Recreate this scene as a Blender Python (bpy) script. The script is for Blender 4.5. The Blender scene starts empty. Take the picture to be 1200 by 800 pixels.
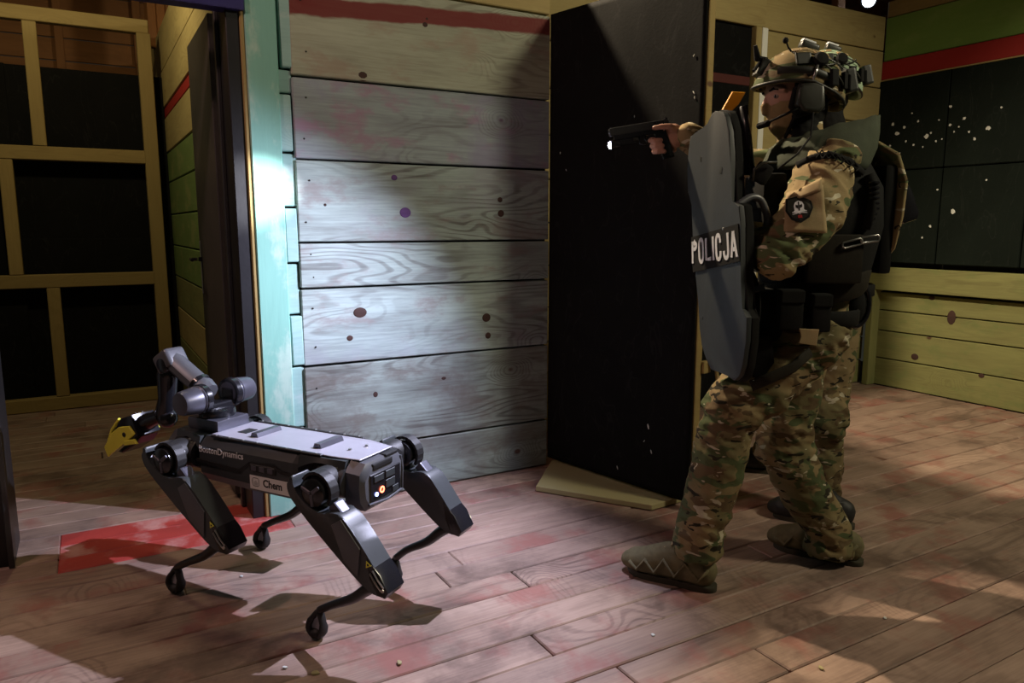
import bpy, bmesh, math, random
from mathutils import Vector, Matrix, noise
random.seed(7)
scene = bpy.context.scene
col = scene.collection

# ---------------------------------------------------------------- camera
FPX, PITCH, CAMH = 870.0, math.atan(135 / 870), 1.2
cam_data = bpy.data.cameras.new('camera'); cam_data.sensor_width = 36; cam_data.lens = 36 * FPX / 1200
cam = bpy.data.objects.new('camera', cam_data); col.objects.link(cam)
cam.location = (0, 0, CAMH); cam.rotation_euler = (math.pi / 2 - PITCH, 0, 0)
cam_data.clip_start = .05
scene.camera = cam

# ---------------------------------------------------------------- world, exposure
world = bpy.data.worlds.new('world'); scene.world = world; world.use_nodes = True
wb = world.node_tree.nodes['Background']
wb.inputs['Color'].default_value = (.85, .86, .66, 1); wb.inputs['Strength'].default_value = .022
vs = scene.view_settings
vs.view_transform = 'Standard'; vs.look = 'None'; vs.gamma = 1; vs.exposure = 0.0; vs.use_curve_mapping = False

# ---------------------------------------------------------------- room frame: s along the walls, n away from the camera
W0 = Vector((.173, 3.632, 0)); TH = math.radians(29.77)
E1 = Vector((math.cos(TH), math.sin(TH), 0)); E2 = Vector((-math.sin(TH), math.cos(TH), 0)); UP = Vector((0, 0, 1))
def room(s, n, z=0): return W0 + E1 * s + E2 * n + UP * z

# ---------------------------------------------------------------- lamps of the hall (ceiling floodlights out of view)
def spot(name, loc, target, power, color, size, blend, radius):
    d = bpy.data.lights.new(name, 'SPOT'); d.energy = power; d.color = color; d.spot_size = math.radians(size); d.spot_blend = blend
    d.shadow_soft_size = radius
    o = bpy.data.objects.new(name, d); col.objects.link(o); o.location = loc
    o.rotation_euler = (Vector(target) - Vector(loc)).to_track_quat('-Z', 'Y').to_euler()
    return o
LAMP_RIGHT = spot('flood_right', (3.2, 1.5, 3.1), (.9, 2.9, .6), 200, (1, .90, .64), 130, .6, .22)
LAMP_BACK = spot('flood_back', room(-.55, .60, 3.4), (1.2, 2.4, .3), 640, (1, .80, .55), 120, .5, .04)
LAMP_LEFT = spot('flood_left', (-2.0, 1.5, 2.75), (-.1, 2.5, .3), 55, (1, .60, .52), 120, .7, .06)
FL_SPILL, FL_CORE = 260, 420     # the pistol's weapon light (built with the pistol)
LAMP_ROOM = spot('flood_left_room', room(-2.1, 1.0, 2.9), room(-2.0, 2.2, .5), 42, (1, .82, .46), 150, .6, .08)

# ---------------------------------------------------------------- helpers
def V(*a): return Vector(a)
_c, _s = math.cos(PITCH), math.sin(PITCH)
def at(u, v, d):
    """world point at depth d (metres along +Y) for a position measured in the 1200x800 photograph"""
    a, b = (u - 600) / FPX, (v - 400) / FPX
    r = Vector((a, _c - b * _s, -_s - b * _c))
    return Vector((0, 0, CAMH)) + r * (d / r.y)

def link(o, parent=None):
    col.objects.link(o)
    if parent is not None: o.parent = parent
    return o
def props(o, label=None, cat=None, group=None, kind=None):
    if label: o['label'] = label
    if cat: o['category'] = cat
    if group: o['group'] = group
    if kind: o['kind'] = kind
    return o
def empty(name, loc=(0, 0, 0), rz=0.0, parent=None):
    o = bpy.data.objects.new(name, None); o.empty_display_size = .1
    o.location = loc; o.rotation_euler = (0, 0, rz)
    return link(o, parent)
def mobj(name, me, mat=None, parent=None, smooth=False):
    if mat is not None and not me.materials:
        for m in (mat if isinstance(mat, (list, tuple)) else [mat]): me.materials.append(m)
    if smooth:
        me.polygons.foreach_set('use_smooth', [True] * len(me.polygons))
    return link(bpy.data.objects.new(name, me), parent)

class MB:
    """collects shapes in one bmesh; build() links them as ONE mesh object"""
    def __init__(self, M=None): self.bm = bmesh.new(); self.M = M or Matrix()
    def _new(self, vs): return [self.bm.verts.new(self.M @ Vector(v)) for v in vs]
    def face(self, vs):
        try: return self.bm.faces.new(vs)
        except ValueError: return None
    def box(self, c, size, rot=None, bev=0.0, seg=2):
        hx, hy, hz = size[0] / 2, size[1] / 2, size[2] / 2; R = rot or Matrix(); c = Vector(c)
        v = self._new([c + (R.to_3x3() @ Vector((x * hx, y * hy, z * hz))) for x in (-1, 1) for y in (-1, 1) for z in (-1, 1)])
        fs = [self.face([v[i] for i in q]) for q in ((0, 1, 3, 2), (4, 6, 7, 5), (0, 4, 5, 1), (2, 3, 7, 6), (0, 2, 6, 4), (1, 5, 7, 3))]
        if bev > 0:
            ed = list({e for f in fs for e in f.edges})
            bmesh.ops.bevel(self.bm, geom=ed, offset=min(bev, .45 * min(size)), segments=seg, profile=.6, affect='EDGES')
        return self
    def loft(self, rings, cap=True, closed=False):
        R = [self._new(r) for r in rings]; k = len(R[0])
        pairs = list(zip(R, R[1:])) + ([(R[-1], R[0])] if closed else [])
        for a, b in pairs:
            for i in range(k): self.face([a[i], a[(i + 1) % k], b[(i + 1) % k], b[i]])
        if cap and not closed:
            self.face(list(reversed(R[0]))); self.face(R[-1])
        return self
    def tube(self, pts, rad, seg=10, ref=None, round_ends=False, closed=False, cap=True):
        pts = [Vector(p) for p in pts]; n = len(pts)
        if not isinstance(rad, (list, tuple)): rad = [rad] * n
        rad = [(r, r) if not isinstance(r, (list, tuple)) else r for r in rad]
        T = []
        for i in range(n):
            if closed: t = pts[(i + 1) % n] - pts[i - 1]
            else: t = pts[min(i + 1, n - 1)] - pts[max(i - 1, 0)]
            T.append(t.normalized())
        if round_ends and not closed:
            a0, b0 = rad[0]; a1, b1 = rad[-1]; m0, m1 = min(a0, b0), min(a1, b1)
            hp, hr, ht = [], [], []
            for q in (.08, .45, .8):
                k = math.sin(math.acos(1 - q)) if q < 1 else 1
                hp.append(pts[0] - T[0] * m0 * (1 - q)); hr.append((a0 * k, b0 * k)); ht.append(T[0])
            tp, tr, tt = [], [], []
            for q in (.8, .45, .08):
                k = math.sin(math.acos(1 - q))
                tp.append(pts[-1] + T[-1] * m1 * (1 - q)); tr.append((a1 * k, b1 * k)); tt.append(T[-1])
            pts = hp + pts + tp; rad = hr + rad + tr; T = ht + T + tt; n = len(pts)
        U = Vector(ref) if ref is not None else (Vector((0, 0, 1)) if abs(T[0].z) < .9 else Vector((1, 0, 0)))
        rings = []
        for i in range(n):
            base = Vector(ref) if ref is not None else U
            u = base - T[i] * base.dot(T[i])
            if u.length < 1e-4: u = U - T[i] * U.dot(T[i])
            u.normalize(); U = u; w = T[i].cross(u); a, b = rad[i]
            rings.append([pts[i] + u * a * math.cos(q) + w * b * math.sin(q) for q in (2 * math.pi * j / seg for j in range(seg))])
        return self.loft(rings, cap=cap, closed=closed)
    def ball(self, c, r, seg=14, rot=None):
        c = Vector(c); r = (r, r, r) if not isinstance(r, (list, tuple)) else r; R = rot.to_3x3() if rot else Matrix.Identity(3)
        nr = max(5, seg // 2); rings = []
        for i in range(nr + 1):
            p = math.pi * min(max(i / nr, .03), .97)
            rings.append([c + R @ Vector((r[0] * math.sin(p) * math.cos(q), r[1] * math.sin(p) * math.sin(q), -r[2] * math.cos(p))) for q in (2 * math.pi * j / seg for j in range(seg))])
        return self.loft(rings)
    def lathe(self, origin, axis, prof, seg=20):
        """prof: (distance along axis, radius)"""
        o = Vector(origin); a = Vector(axis).normalized(); u = a.orthogonal().normalized(); w = a.cross(u)
        return self.loft([[o + a * t + (u * math.cos(q) + w * math.sin(q)) * max(r, 1e-4) for q in (2 * math.pi * j / seg for j in range(seg))] for t, r in prof])
    def prism(self, pts, off, bev=0.0, seg=2):
        """pts: planar outline (3D), off: extrusion vector"""
        off = Vector(off); a = self._new(pts); b = self._new([Vector(p) + off for p in pts]); k = len(a); fs = []
        fs.append(self.face(list(reversed(a)))); fs.append(self.face(b))
        for i in range(k): fs.append(self.face([a[i], a[(i + 1) % k], b[(i + 1) % k], b[i]]))
        fs = [f for f in fs if f]
        if bev > 0:
            ed = list(fs[0].edges) + list(fs[1].edges)
            bmesh.ops.bevel(self.bm, geom=ed, offset=bev, segments=seg, profile=.6, affect='EDGES')
        return self
    def mesh(self, name):
        bmesh.ops.recalc_face_normals(self.bm, faces=self.bm.faces)
        me = bpy.data.meshes.new(name); self.bm.to_mesh(me); self.bm.free(); return me
    def build(self, name, mat, parent=None, smooth=False, auto=None):
        o = mobj(name, self.mesh(name), mat, parent, smooth or auto is not None)
        if auto is not None: o.data.set_sharp_from_angle(angle=math.radians(auto))
        return o

def remeshed(mb, voxel, smooth=4, name='tmp'):
    """voxel union of overlapping closed shapes, smoothed: a new mesh"""
    o = bpy.data.objects.new(name, mb.mesh(name)); col.objects.link(o)
    m = o.modifiers.new('r', 'REMESH'); m.mode = 'VOXEL'; m.voxel_size = voxel
    if smooth:
        q = o.modifiers.new('s', 'SMOOTH'); q.iterations = smooth; q.factor = .5
    dg = bpy.context.evaluated_depsgraph_get()
    me = bpy.data.meshes.new_from_object(o.evaluated_get(dg))
    bpy.data.objects.remove(o)
    return me
def text_mesh(body, size, extrude=.0006, xscale=1.0, bold=0.0, spacing=1.0):
    c = bpy.data.curves.new('t', 'FONT'); c.body = body; c.size = size; c.extrude = extrude; c.offset = bold
    c.align_x = 'CENTER'; c.align_y = 'CENTER'; c.resolution_u = 3; c.space_character = spacing
    o = bpy.data.objects.new('t', c); col.objects.link(o)
    dg = bpy.context.evaluated_depsgraph_get()
    me = bpy.data.meshes.new_from_object(o.evaluated_get(dg)); bpy.data.objects.remove(o)
    for v in me.vertices: v.co.x *= xscale
    return me
def frame_matrix(o, x, y, z):
    m = Matrix((x, y, z)).transposed().to_4x4(); m.translation = o; return m
def xform(me, M):
    me.transform(M); return me

# ---------------------------------------------------------------- materials
def _mat(name):
    m = bpy.data.materials.new(name); m.use_nodes = True
    nt = m.node_tree; return m, nt, nt.nodes['Principled BSDF']
class NT:
    def __init__(self, nt): self.nt = nt
    def n(self, t, **kw):
        x = self.nt.nodes.new(t)
        for k, v in kw.items():
            if k.startswith('i_'): x.inputs[k[2:].replace('_', ' ')].default_value = v
            else: setattr(x, k, v)
        return x
    def l(self, a, b): self.nt.links.new(a, b)
    def math(self, op, a, b=None, c=None, clamp=False):
        x = self.nt.nodes.new('ShaderNodeMath'); x.operation = op; x.use_clamp = clamp
        for i, q in enumerate((a, b, c)):
            if q is None: continue
            if isinstance(q, (int, float)): x.inputs[i].default_value = q
            else: self.l(q, x.inputs[i])
        return x.outputs[0]
    def mix(self, f, a, b, mode='MIX'):
        x = self.nt.nodes.new('ShaderNodeMix'); x.data_type = 'RGBA'; x.blend_type = mode
        for i, q in ((0, f), (6, a), (7, b)):
            if isinstance(q, (int, float)): x.inputs[i].default_value = q
            elif isinstance(q, (tuple, list)): x.inputs[i].default_value = tuple(q) + ((1,) if len(q) == 3 else ())
            else: self.l(q, x.inputs[i])
        return x.outputs[2]
    def ramp(self, f, lo, hi):
        x = self.nt.nodes.new('ShaderNodeMapRange'); x.interpolation_type = 'SMOOTHSTEP'
        x.inputs[1].default_value = lo; x.inputs[2].default_value = hi; self.l(f, x.inputs[0]); return x.outputs[0]
    def scaled(self, vec, s, off=None):
        x = self.nt.nodes.new('ShaderNodeMapping'); x.inputs['Scale'].default_value = s
        if off is not None: x.inputs['Location'].default_value = off
        self.l(vec, x.inputs[0]); return x.outputs[0]
    def noise(self, vec, scale, detail=3, rough=.55, dist=0.0):
        x = self.nt.nodes.new('ShaderNodeTexNoise'); x.inputs['Scale'].default_value = scale; x.inputs['Detail'].default_value = detail
        x.inputs['Roughness'].default_value = rough; x.inputs['Distortion'].default_value = dist
        if vec is not None: self.l(vec, x.inputs['Vector'])
        return x.outputs[0]
    def bump(self, h, bsdf, strength=.2, dist=.01):
        b = self.nt.nodes.new('ShaderNodeBump'); b.inputs['Strength'].default_value = strength; b.inputs['Distance'].default_value = dist
        self.l(h, b.inputs['Height']); self.l(b.outputs[0], bsdf.inputs['Normal'])

def plain(name, c, rough=.5, metal=0.0, var=.12, scale=18, bump=0.0, spec=.5, emit=0.0):
    m, nt, b = _mat(name); N = NT(nt)
    tc = N.n('ShaderNodeTexCoord').outputs['Object']
    f = N.noise(tc, scale, 4)
    N.l(N.mix(f, tuple(x * (1 - var * 2) for x in c), tuple(min(1, x * (1 + var * 2)) for x in c)), b.inputs['Base Color'])
    b.inputs['Roughness'].default_value = rough; b.inputs['Metallic'].default_value = metal; b.inputs['Specular IOR Level'].default_value = spec
    if bump: N.bump(N.noise(tc, scale * 6, 4), b, bump, .004)
    if emit:
        b.inputs['Emission Color'].default_value = tuple(c) + (1,); b.inputs['Emission Strength'].default_value = emit
    return m

def wood(name, light, dark, stain=None, stain_amt=.0, knot=(.10, .045, .03), rough=.75, ring=.5, patch=None, patch_amt=0, band=None, world_patch=None, contrast=1.0):
    """boards run along local X; contour grain that bends round knots; paint and stains as irregular patches"""
    m, nt, b = _mat(name); N = NT(nt)
    tc = N.n('ShaderNodeTexCoord').outputs['Object']; rnd = N.n('ShaderNodeObjectInfo').outputs['Random']
    comb = N.n('ShaderNodeCombineXYZ'); N.l(N.math('MULTIPLY', rnd, 53.0), comb.inputs[0]); N.l(N.math('MULTIPLY', rnd, 17.0), comb.inputs[2])
    add = N.n('ShaderNodeVectorMath', operation='ADD'); N.l(tc, add.inputs[0]); N.l(comb.outputs[0], add.inputs[1]); p = add.outputs[0]
    vor = N.n('ShaderNodeTexVoronoi'); vor.inputs['Scale'].default_value = 2.3; vor.inputs['Randomness'].default_value = 1
    N.l(N.scaled(p, (1, .25, 1.5)), vor.inputs['Vector']); kd = vor.outputs['Distance']
    near = N.math('SUBTRACT', 1.0, N.ramp(kd, .03, .34))
    f = N.noise(N.scaled(p, (.42, 1, 2.2)), 2.0, 2, .45)
    f = N.math('ADD', f, N.math('MULTIPLY', near, .28))
    wob = N.noise(N.scaled(p, (3, 20, 20)), 1.0, 2)
    rings = N.math('SINE', N.math('ADD', N.math('MULTIPLY', f, 130.0), N.math('MULTIPLY', wob, 5.0)))
    rings = N.math('MULTIPLY', N.ramp(rings, .0, 1.0), N.ramp(N.noise(N.scaled(p, (.8, 1, 2), (8, 2, 4)), 1.7, 2), .38, .66))
    fib = N.noise(N.scaled(p, (5, 110, 110)), 1.0, 4, .65)
    broad = N.noise(N.scaled(p, (1.1, 3, 5)), 1.4, 4, .6)
    g = N.math('ADD', N.math('MULTIPLY', rings, ring * .55), N.math('MULTIPLY', N.math('SUBTRACT', fib, .35), .8 * contrast))
    g = N.math('ADD', g, N.math('MULTIPLY', N.math('SUBTRACT', broad, .42), 1.3 * contrast), clamp=True)
    c = N.mix(g, light, dark)
    c = N.mix(N.math('MULTIPLY', rnd, .35), c, tuple(.55 * x for x in light))
    if patch is not None:
        pm = N.ramp(N.noise(N.scaled(p, (1.3, 1, 2.6), (3, 5, 9)), 2.6, 5, .65), .5, .66)
        c = N.mix(N.math('MULTIPLY', pm, patch_amt), c, patch)
    if stain is not None:
        geo = N.n('ShaderNodeNewGeometry').outputs['Position']
        sm = N.ramp(N.noise(geo, 1.9, 6, .68), .47, .68)
        c = N.mix(N.math('MULTIPLY', sm, stain_amt), c, stain)
    km = N.math('SUBTRACT', 1.0, N.ramp(kd, .028, .055))
    c = N.mix(N.math('MULTIPLY', km, .9), c, knot)
    if band is not None:
        z0, z1, bc = band
        sx = N.n('ShaderNodeSeparateXYZ'); N.l(tc, sx.inputs[0])
        zz = N.math('ADD', sx.outputs[2], N.math('MULTIPLY', N.math('SUBTRACT', N.noise(N.scaled(tc, (6, 1, 20)), 1, 4), .5), .03))
        zz = N.math('SUBTRACT', zz, N.math('MULTIPLY', sx.outputs[0], .055))
        bmask = N.math('MULTIPLY', N.ramp(zz, z0, z0 + .012), N.math('SUBTRACT', 1.0, N.ramp(zz, z1, z1 + .012)))
        c = N.mix(N.math('MULTIPLY', bmask, .92), c, bc)
    N.l(c, b.inputs['Base Color']); b.inputs['Roughness'].default_value = rough; b.inputs['Specular IOR Level'].default_value = .3
    hh = N.math('SUBTRACT', N.math('MULTIPLY', fib, .5), N.math('MULTIPLY', g, .6))
    N.bump(hh, b, .35, .004)
    return m

def rubber(name, c, holes=False, rough=.7):
    m, nt, b = _mat(name); N = NT(nt); tc = N.n('ShaderNodeTexCoord').outputs['Object']
    f = N.noise(tc, 3.5, 6, .65)
    cc = N.mix(f, tuple(x * .6 for x in c), tuple(x * 1.5 for x in c))
    sc = N.math('SUBTRACT', 1.0, N.ramp(N.math('ABSOLUTE', N.math('SUBTRACT', N.noise(N.scaled(tc, (3, 3, 1)), 2.2, 3, .5, 1.2), .5)), .0, .012))
    cc = N.mix(N.math('MULTIPLY', sc, .03), cc, (.2, .2, .2))
    N.l(cc, b.inputs['Base Color']); b.inputs['Roughness'].default_value = rough; b.inputs['Specular IOR Level'].default_value = .07
    N.bump(N.noise(tc, 60, 4, .7), b, .25, .003)
    return m

def camo(name, bright=1.0, seed=0.0, q=0.0):
    m, nt, b = _mat(name); N = NT(nt); tc = N.n('ShaderNodeTexCoord').outputs['Object']
    k = lambda r, g, bb: (r * bright, g * bright, bb * bright)
    def lay(scale, off, lo, hi, sz=1.9, det=2):
        return N.ramp(N.noise(N.scaled(tc, (1, 1, sz), (off + seed, off * 1.7, off * .3)), scale, det, .5, .6), lo, hi)
    c = N.mix(lay(5, 1, .42, .58, 1.2), k(.34, .25, .125), k(.22, .19, .09))
    c = N.mix(lay(9, 5, .53 + q, .56 + q), c, k(.105, .13, .055))
    c = N.mix(lay(11, 9, .57 + q, .60 + q), c, k(.16, .11, .055))
    c = N.mix(lay(16, 13, .62 + q * .5, .64 + q * .5, 2.6), c, k(.035, .03, .018))
    c = N.mix(lay(15, 21, .635, .655, 2.4), c, k(.62, .56, .40))
    weave = N.noise(tc, 420, 2)
    N.l(N.mix(N.math('MULTIPLY', weave, .35), c, (0, 0, 0)), b.inputs['Base Color'])
    b.inputs['Roughness'].default_value = .85; b.inputs['Specular IOR Level'].default_value = .2
    N.bump(N.math('ADD', weave, N.noise(tc, 24, 3)), b, .35, .004)
    return m

M = {}
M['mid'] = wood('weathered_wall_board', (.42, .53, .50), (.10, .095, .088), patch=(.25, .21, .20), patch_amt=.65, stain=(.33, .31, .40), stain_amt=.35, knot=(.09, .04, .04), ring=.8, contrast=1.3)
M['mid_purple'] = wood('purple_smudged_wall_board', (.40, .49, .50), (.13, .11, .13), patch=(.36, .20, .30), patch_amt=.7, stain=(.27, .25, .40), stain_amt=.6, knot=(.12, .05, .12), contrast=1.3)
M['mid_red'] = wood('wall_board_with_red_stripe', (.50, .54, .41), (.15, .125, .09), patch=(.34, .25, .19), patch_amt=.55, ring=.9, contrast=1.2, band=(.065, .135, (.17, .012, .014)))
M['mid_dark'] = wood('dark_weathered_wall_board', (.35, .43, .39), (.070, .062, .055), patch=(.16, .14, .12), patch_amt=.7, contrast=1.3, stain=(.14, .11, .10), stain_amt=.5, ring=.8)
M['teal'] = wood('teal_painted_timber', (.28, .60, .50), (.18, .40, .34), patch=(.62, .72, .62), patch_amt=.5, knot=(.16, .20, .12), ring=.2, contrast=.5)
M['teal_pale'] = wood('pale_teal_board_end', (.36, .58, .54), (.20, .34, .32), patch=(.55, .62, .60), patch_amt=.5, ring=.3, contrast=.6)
M['floor'] = wood('worn_red_brown_floorboard', (.44, .31, .245), (.078, .043, .036), patch=(.29, .115, .095), patch_amt=.8, stain=(.095, .06, .05), stain_amt=.75, rough=.5, contrast=1.15)
M['floor_red'] = wood('red_painted_floorboard', (.42, .055, .045), (.20, .025, .022), patch=(.60, .42, .38), patch_amt=.55, rough=.55, ring=.2, contrast=.7)
M['stud'] = wood('yellow_pine_stud', (.36, .265, .10), (.19, .125, .045), ring=.3, contrast=.7)
M['pine'] = wood('yellow_pine_board', (.50, .40, .17), (.26, .18, .07), patch=(.40, .30, .12), patch_amt=.4, ring=.35, contrast=.8, knot=(.10, .05, .02))
M['pine_green'] = wood('green_stained_board', (.27, .275, .105), (.115, .095, .04), patch=(.16, .20, .07), patch_amt=.6, ring=.35, contrast=.9, knot=(.07, .03, .02))
M['green'] = wood('green_painted_board', (.17, .30, .065), (.11, .19, .045), patch=(.24, .33, .10), patch_amt=.4, ring=.15, contrast=.5)
M['green_side'] = wood('green_smeared_board', (.18, .27, .08), (.10, .13, .04), patch=(.30, .30, .12), patch_amt=.5, ring=.25, contrast=.7)
M['red'] = wood('red_painted_board', (.36, .022, .018), (.22, .014, .012), ring=.1, contrast=.4)
M['orange_wood'] = wood('orange_brown_board', (.30, .13, .045), (.15, .06, .022), ring=.3, contrast=.8)
M['ply'] = wood('bare_plywood', (.42, .37, .19), (.30, .26, .13), ring=.1, contrast=.4)
M['gap_white'] = plain('lit_gap_white', (.9, .9, .82), .6, var=.03)  # white stands for the light in the gap beside the rear jamb
M['dark_base'] = plain('dark_subfloor', (.012, .010, .009), .9)
M['black_sheet'] = rubber('black_rubber_sheet', (.0075, .0075, .0072), rough=.8)
M['dark_panel'] = rubber('dark_green_rubber_panel', (.0085, .0125, .010), rough=.85)
M['black_steel'] = plain('black_painted_steel', (.020, .020, .022), .38, .2, .15, 9, .1)
M['grey_steel'] = plain('scuffed_grey_steel', (.06, .06, .062), .4, .5, .2, 12)
M['blue_lit'] = plain('blue_lit_steel', (.04, .035, .16), .4, .2)  # blue light on the header is put into the steel colour
M['screw'] = plain('zinc_screw', (.55, .55, .55), .35, .8)
M['chalk'] = plain('pale_bullet_chip', (.62, .64, .60), .8)
M['knot'] = wood('dark_knot', (.07, .035, .028), (.03, .016, .014), ring=.8)
M['knot_purple'] = wood('flare_purple_knot', (.16, .08, .26), (.07, .03, .10), ring=.8)  # purple of a lens flare put into the knot colour
M['nail'] = plain('dark_nail', (.02, .018, .018), .6, .5)
M['grey_door'] = plain('dark_grey_door_paint', (.055, .050, .046), .45, .1, .15, 9, .1)
M['shaded_red'] = plain('shade_darkened_red', (.09, .018, .014), .8)  # red darkened in its colour for the dark space beyond the opening
def chaikin(pts, n=2):
    for _ in range(n):
        out = []
        for a, b in zip(pts, pts[1:] + pts[:1]): out += [a * .75 + b * .25, a * .25 + b * .75]
        pts = out
    return pts
def spline(pts, rad, m=4):
    """Catmull-Rom through pts with radii"""
    rad = [(r, r) if not isinstance(r, (list, tuple)) else r for r in (rad if isinstance(rad, list) else [rad] * len(pts))]
    P_, R_ = [], []
    for i in range(len(pts) - 1):
        p0, p1, p2, p3 = pts[max(i - 1, 0)], pts[i], pts[i + 1], pts[min(i + 2, len(pts) - 1)]
        for k in range(m):
            t = k / m
            P_.append(.5 * ((2 * p1) + (p2 - p0) * t + (2 * p0 - 5 * p1 + 4 * p2 - p3) * t * t + (3 * p1 - p0 - 3 * p2 + p3) * t ** 3))
            R_.append(tuple(a + (b - a) * t for a, b in zip(rad[i], rad[i + 1])))
    return P_ + [pts[-1]], R_ + [rad[-1]]
# ================================================================ the setting
_var = {}
def board(name, s, n, z, L, T, W, mat, parent, axis='s', rx=0.0, ry=0.0, rz=0.0):
    """a board centred at room (s, n, z); L along the room's s / n axis or vertical"""
    key = (round(L, 3), round(T, 3), round(W, 3), mat.name)
    if key not in _var:
        me = MB().box((0, 0, 0), (L, T, W), bev=.004, seg=1).mesh(name); me.materials.append(mat); _var[key] = me
    o = bpy.data.objects.new(name, _var[key]); link(o, parent)
    o.location = room(s, n, z)
    if axis == 's': o.rotation_euler = (rx, ry, TH + rz)
    elif axis == 'n': o.rotation_euler = (rx, ry, TH + math.pi / 2 + rz)
    elif axis == 'z': o.rotation_euler = (Matrix.Rotation(TH + rz, 3, 'Z') @ Matrix.Rotation(-math.pi / 2 + ry, 3, 'Y')).to_euler()
    return o
def slab(name, s, n, z, L, T, W, mat, parent=None, bev=.003, rz=0.0, rx=0.0, ry=0.0):
    o = MB().box((0, 0, 0), (L, T, W), bev=bev, seg=1).build(name, mat, parent)
    o.location = room(s, n, z); o.rotation_euler = (rx, ry, TH + rz); return o

# ---- floor: a base and every floorboard as its own plank
floor = MB().box((0, 0, 0), (8.2, 8.4, .05)).build('floor', M['dark_base']); floor.location = room(.1, 1.0, -.055); floor.rotation_euler = (0, 0, TH)
props(floor, 'worn wooden plank floor', kind='structure')
PW = .128
rows = int(7.4 / PW)
for r in range(rows):
    n0 = -2.72 + r * PW
    cuts = [-3.5]
    x = -3.5 + random.uniform(1.0, 5.5)
    while x < 3.2:
        cuts.append(x); x += random.uniform(3.5, 5.5)
    cuts.append(3.25)
    nm = n0 + PW / 2
    red = -.14 < nm < .23
    if red: cuts = [-3.5, -2.12, -1.30, .4, 3.25]
    if nm > .55 and nm < 5: cuts = [c for c in cuts if c < -1.45] + [-1.40] + ([1.4, 3.25] if nm < .5 else [])
    for a, b2 in zip(cuts, cuts[1:]):
        if b2 - a < .12: continue
        L = round(b2 - a - .003, 2)
        mt = M['floor_red'] if red and a < -2.0 and b2 < -1.2 and a > -3 else M['floor']
        o = board('plank', (a + b2) / 2, nm, -.015 + random.uniform(-.0012, .0012), L, PW - .0035, .03, mt, None)
        # planks lie flat: local Y is the width, Z the thickness
        o.parent = floor; o.matrix_parent_inverse = Matrix.Identity(4)
        o.location = ((a + b2) / 2 - .1, nm - 1.0, .040 + random.uniform(-.0012, .0012)); o.rotation_euler = (random.uniform(-.004, .004), 0, 0)

def wall_root(name, label):
    o = empty(name, room(0, 0, 0)); return props(o, label, kind='structure')
def adopt(root):
    """children were placed in world space: keep them there"""
    bpy.context.view_layer.update()
    for c in root.children: c.matrix_parent_inverse = root.matrix_world.inverted()

# ---- middle wall
wm = wall_root('wall_middle', 'weathered plank partition wall between the two doorways')
seams = [0, .240, .620, .945, 1.133, 1.466, 1.785, 2.165, 2.52]
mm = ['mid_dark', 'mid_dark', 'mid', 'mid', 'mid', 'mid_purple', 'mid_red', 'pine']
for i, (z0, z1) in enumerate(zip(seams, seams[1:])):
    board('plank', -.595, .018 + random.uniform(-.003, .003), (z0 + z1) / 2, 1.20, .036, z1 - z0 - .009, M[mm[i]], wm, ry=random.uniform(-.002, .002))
    for k in range(2):
        q = MB().lathe((0, 0, 0), (0, -1, 0), [(0, .004), (.0025, .0035), (.003, 0.0005)], 8).build('nail', M['nail'], wm)
        q.location = room(-1.165 + random.uniform(0, .03), -.001, z0 + (z1 - z0) * (.25 + .5 * k)); q.rotation_euler = (0, 0, TH)
def on_n(u, v, n):
    r = at(u, v, 1.0) - cam.location; t = (room(0, n) - cam.location).dot(E2) / r.dot(E2); return cam.location + r * t
def on_s(u, v, s):
    r = at(u, v, 1.0) - cam.location; t = (room(s, 0) - cam.location).dot(E1) / r.dot(E1); return cam.location + r * t
def knot(p, rx, rz, mat, parent, face='n'):
    o = MB().ball((0, 0, 0), (rx, .0022, rz), 14).build('knot', mat, parent, smooth=True)
    o.location = p; o.rotation_euler = (0, 0, TH + (0 if face == 'n' else math.pi / 2)); return o
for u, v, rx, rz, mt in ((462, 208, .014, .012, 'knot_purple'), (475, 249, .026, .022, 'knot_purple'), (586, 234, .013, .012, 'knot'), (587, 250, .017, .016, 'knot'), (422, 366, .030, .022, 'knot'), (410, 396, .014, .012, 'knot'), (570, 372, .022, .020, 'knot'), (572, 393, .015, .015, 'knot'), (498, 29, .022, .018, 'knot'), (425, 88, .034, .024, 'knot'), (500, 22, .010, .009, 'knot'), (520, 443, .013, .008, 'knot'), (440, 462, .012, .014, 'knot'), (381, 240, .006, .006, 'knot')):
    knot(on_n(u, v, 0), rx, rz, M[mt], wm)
slab('wall_core', -.62, .14, 1.25, 1.26, .20, 2.5, M['dark_base'], wm)
slab('wall_back_lining', -.62, .247, 1.25, 1.26, .012, 2.5, M['pine'], wm)
ez = [0, .36, .626, .838, 1.053, 1.274, 1.491, 1.714, 1.811, 2.10, 2.5]
for i, (z0, z1) in enumerate(zip(ez, ez[1:])):
    board('board_end', -1.226 + .004 * (i % 3) + (.008 if i > 7 else 0), .026 + .012 * (i % 2), (z0 + z1) / 2, .048 + .008 * (i % 2), .05, z1 - z0 - (.012 if i % 2 else .007), M['teal_pale'], wm, ry=random.uniform(-.02, .02))
adopt(wm)
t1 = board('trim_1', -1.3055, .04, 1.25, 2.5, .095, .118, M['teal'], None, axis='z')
props(t1, 'teal painted door post, lit white at middle height by the pistol flashlight', kind='structure')  # white middle comes from the flashlight_core beam, not the paint
t2 = board('trim_2', -1.372, .03, 1.25, 2.5, .06, .018, M['stud'], None, axis='z')
props(t2, 'thin raw pine edge strip beside the teal post', kind='structure')

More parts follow.
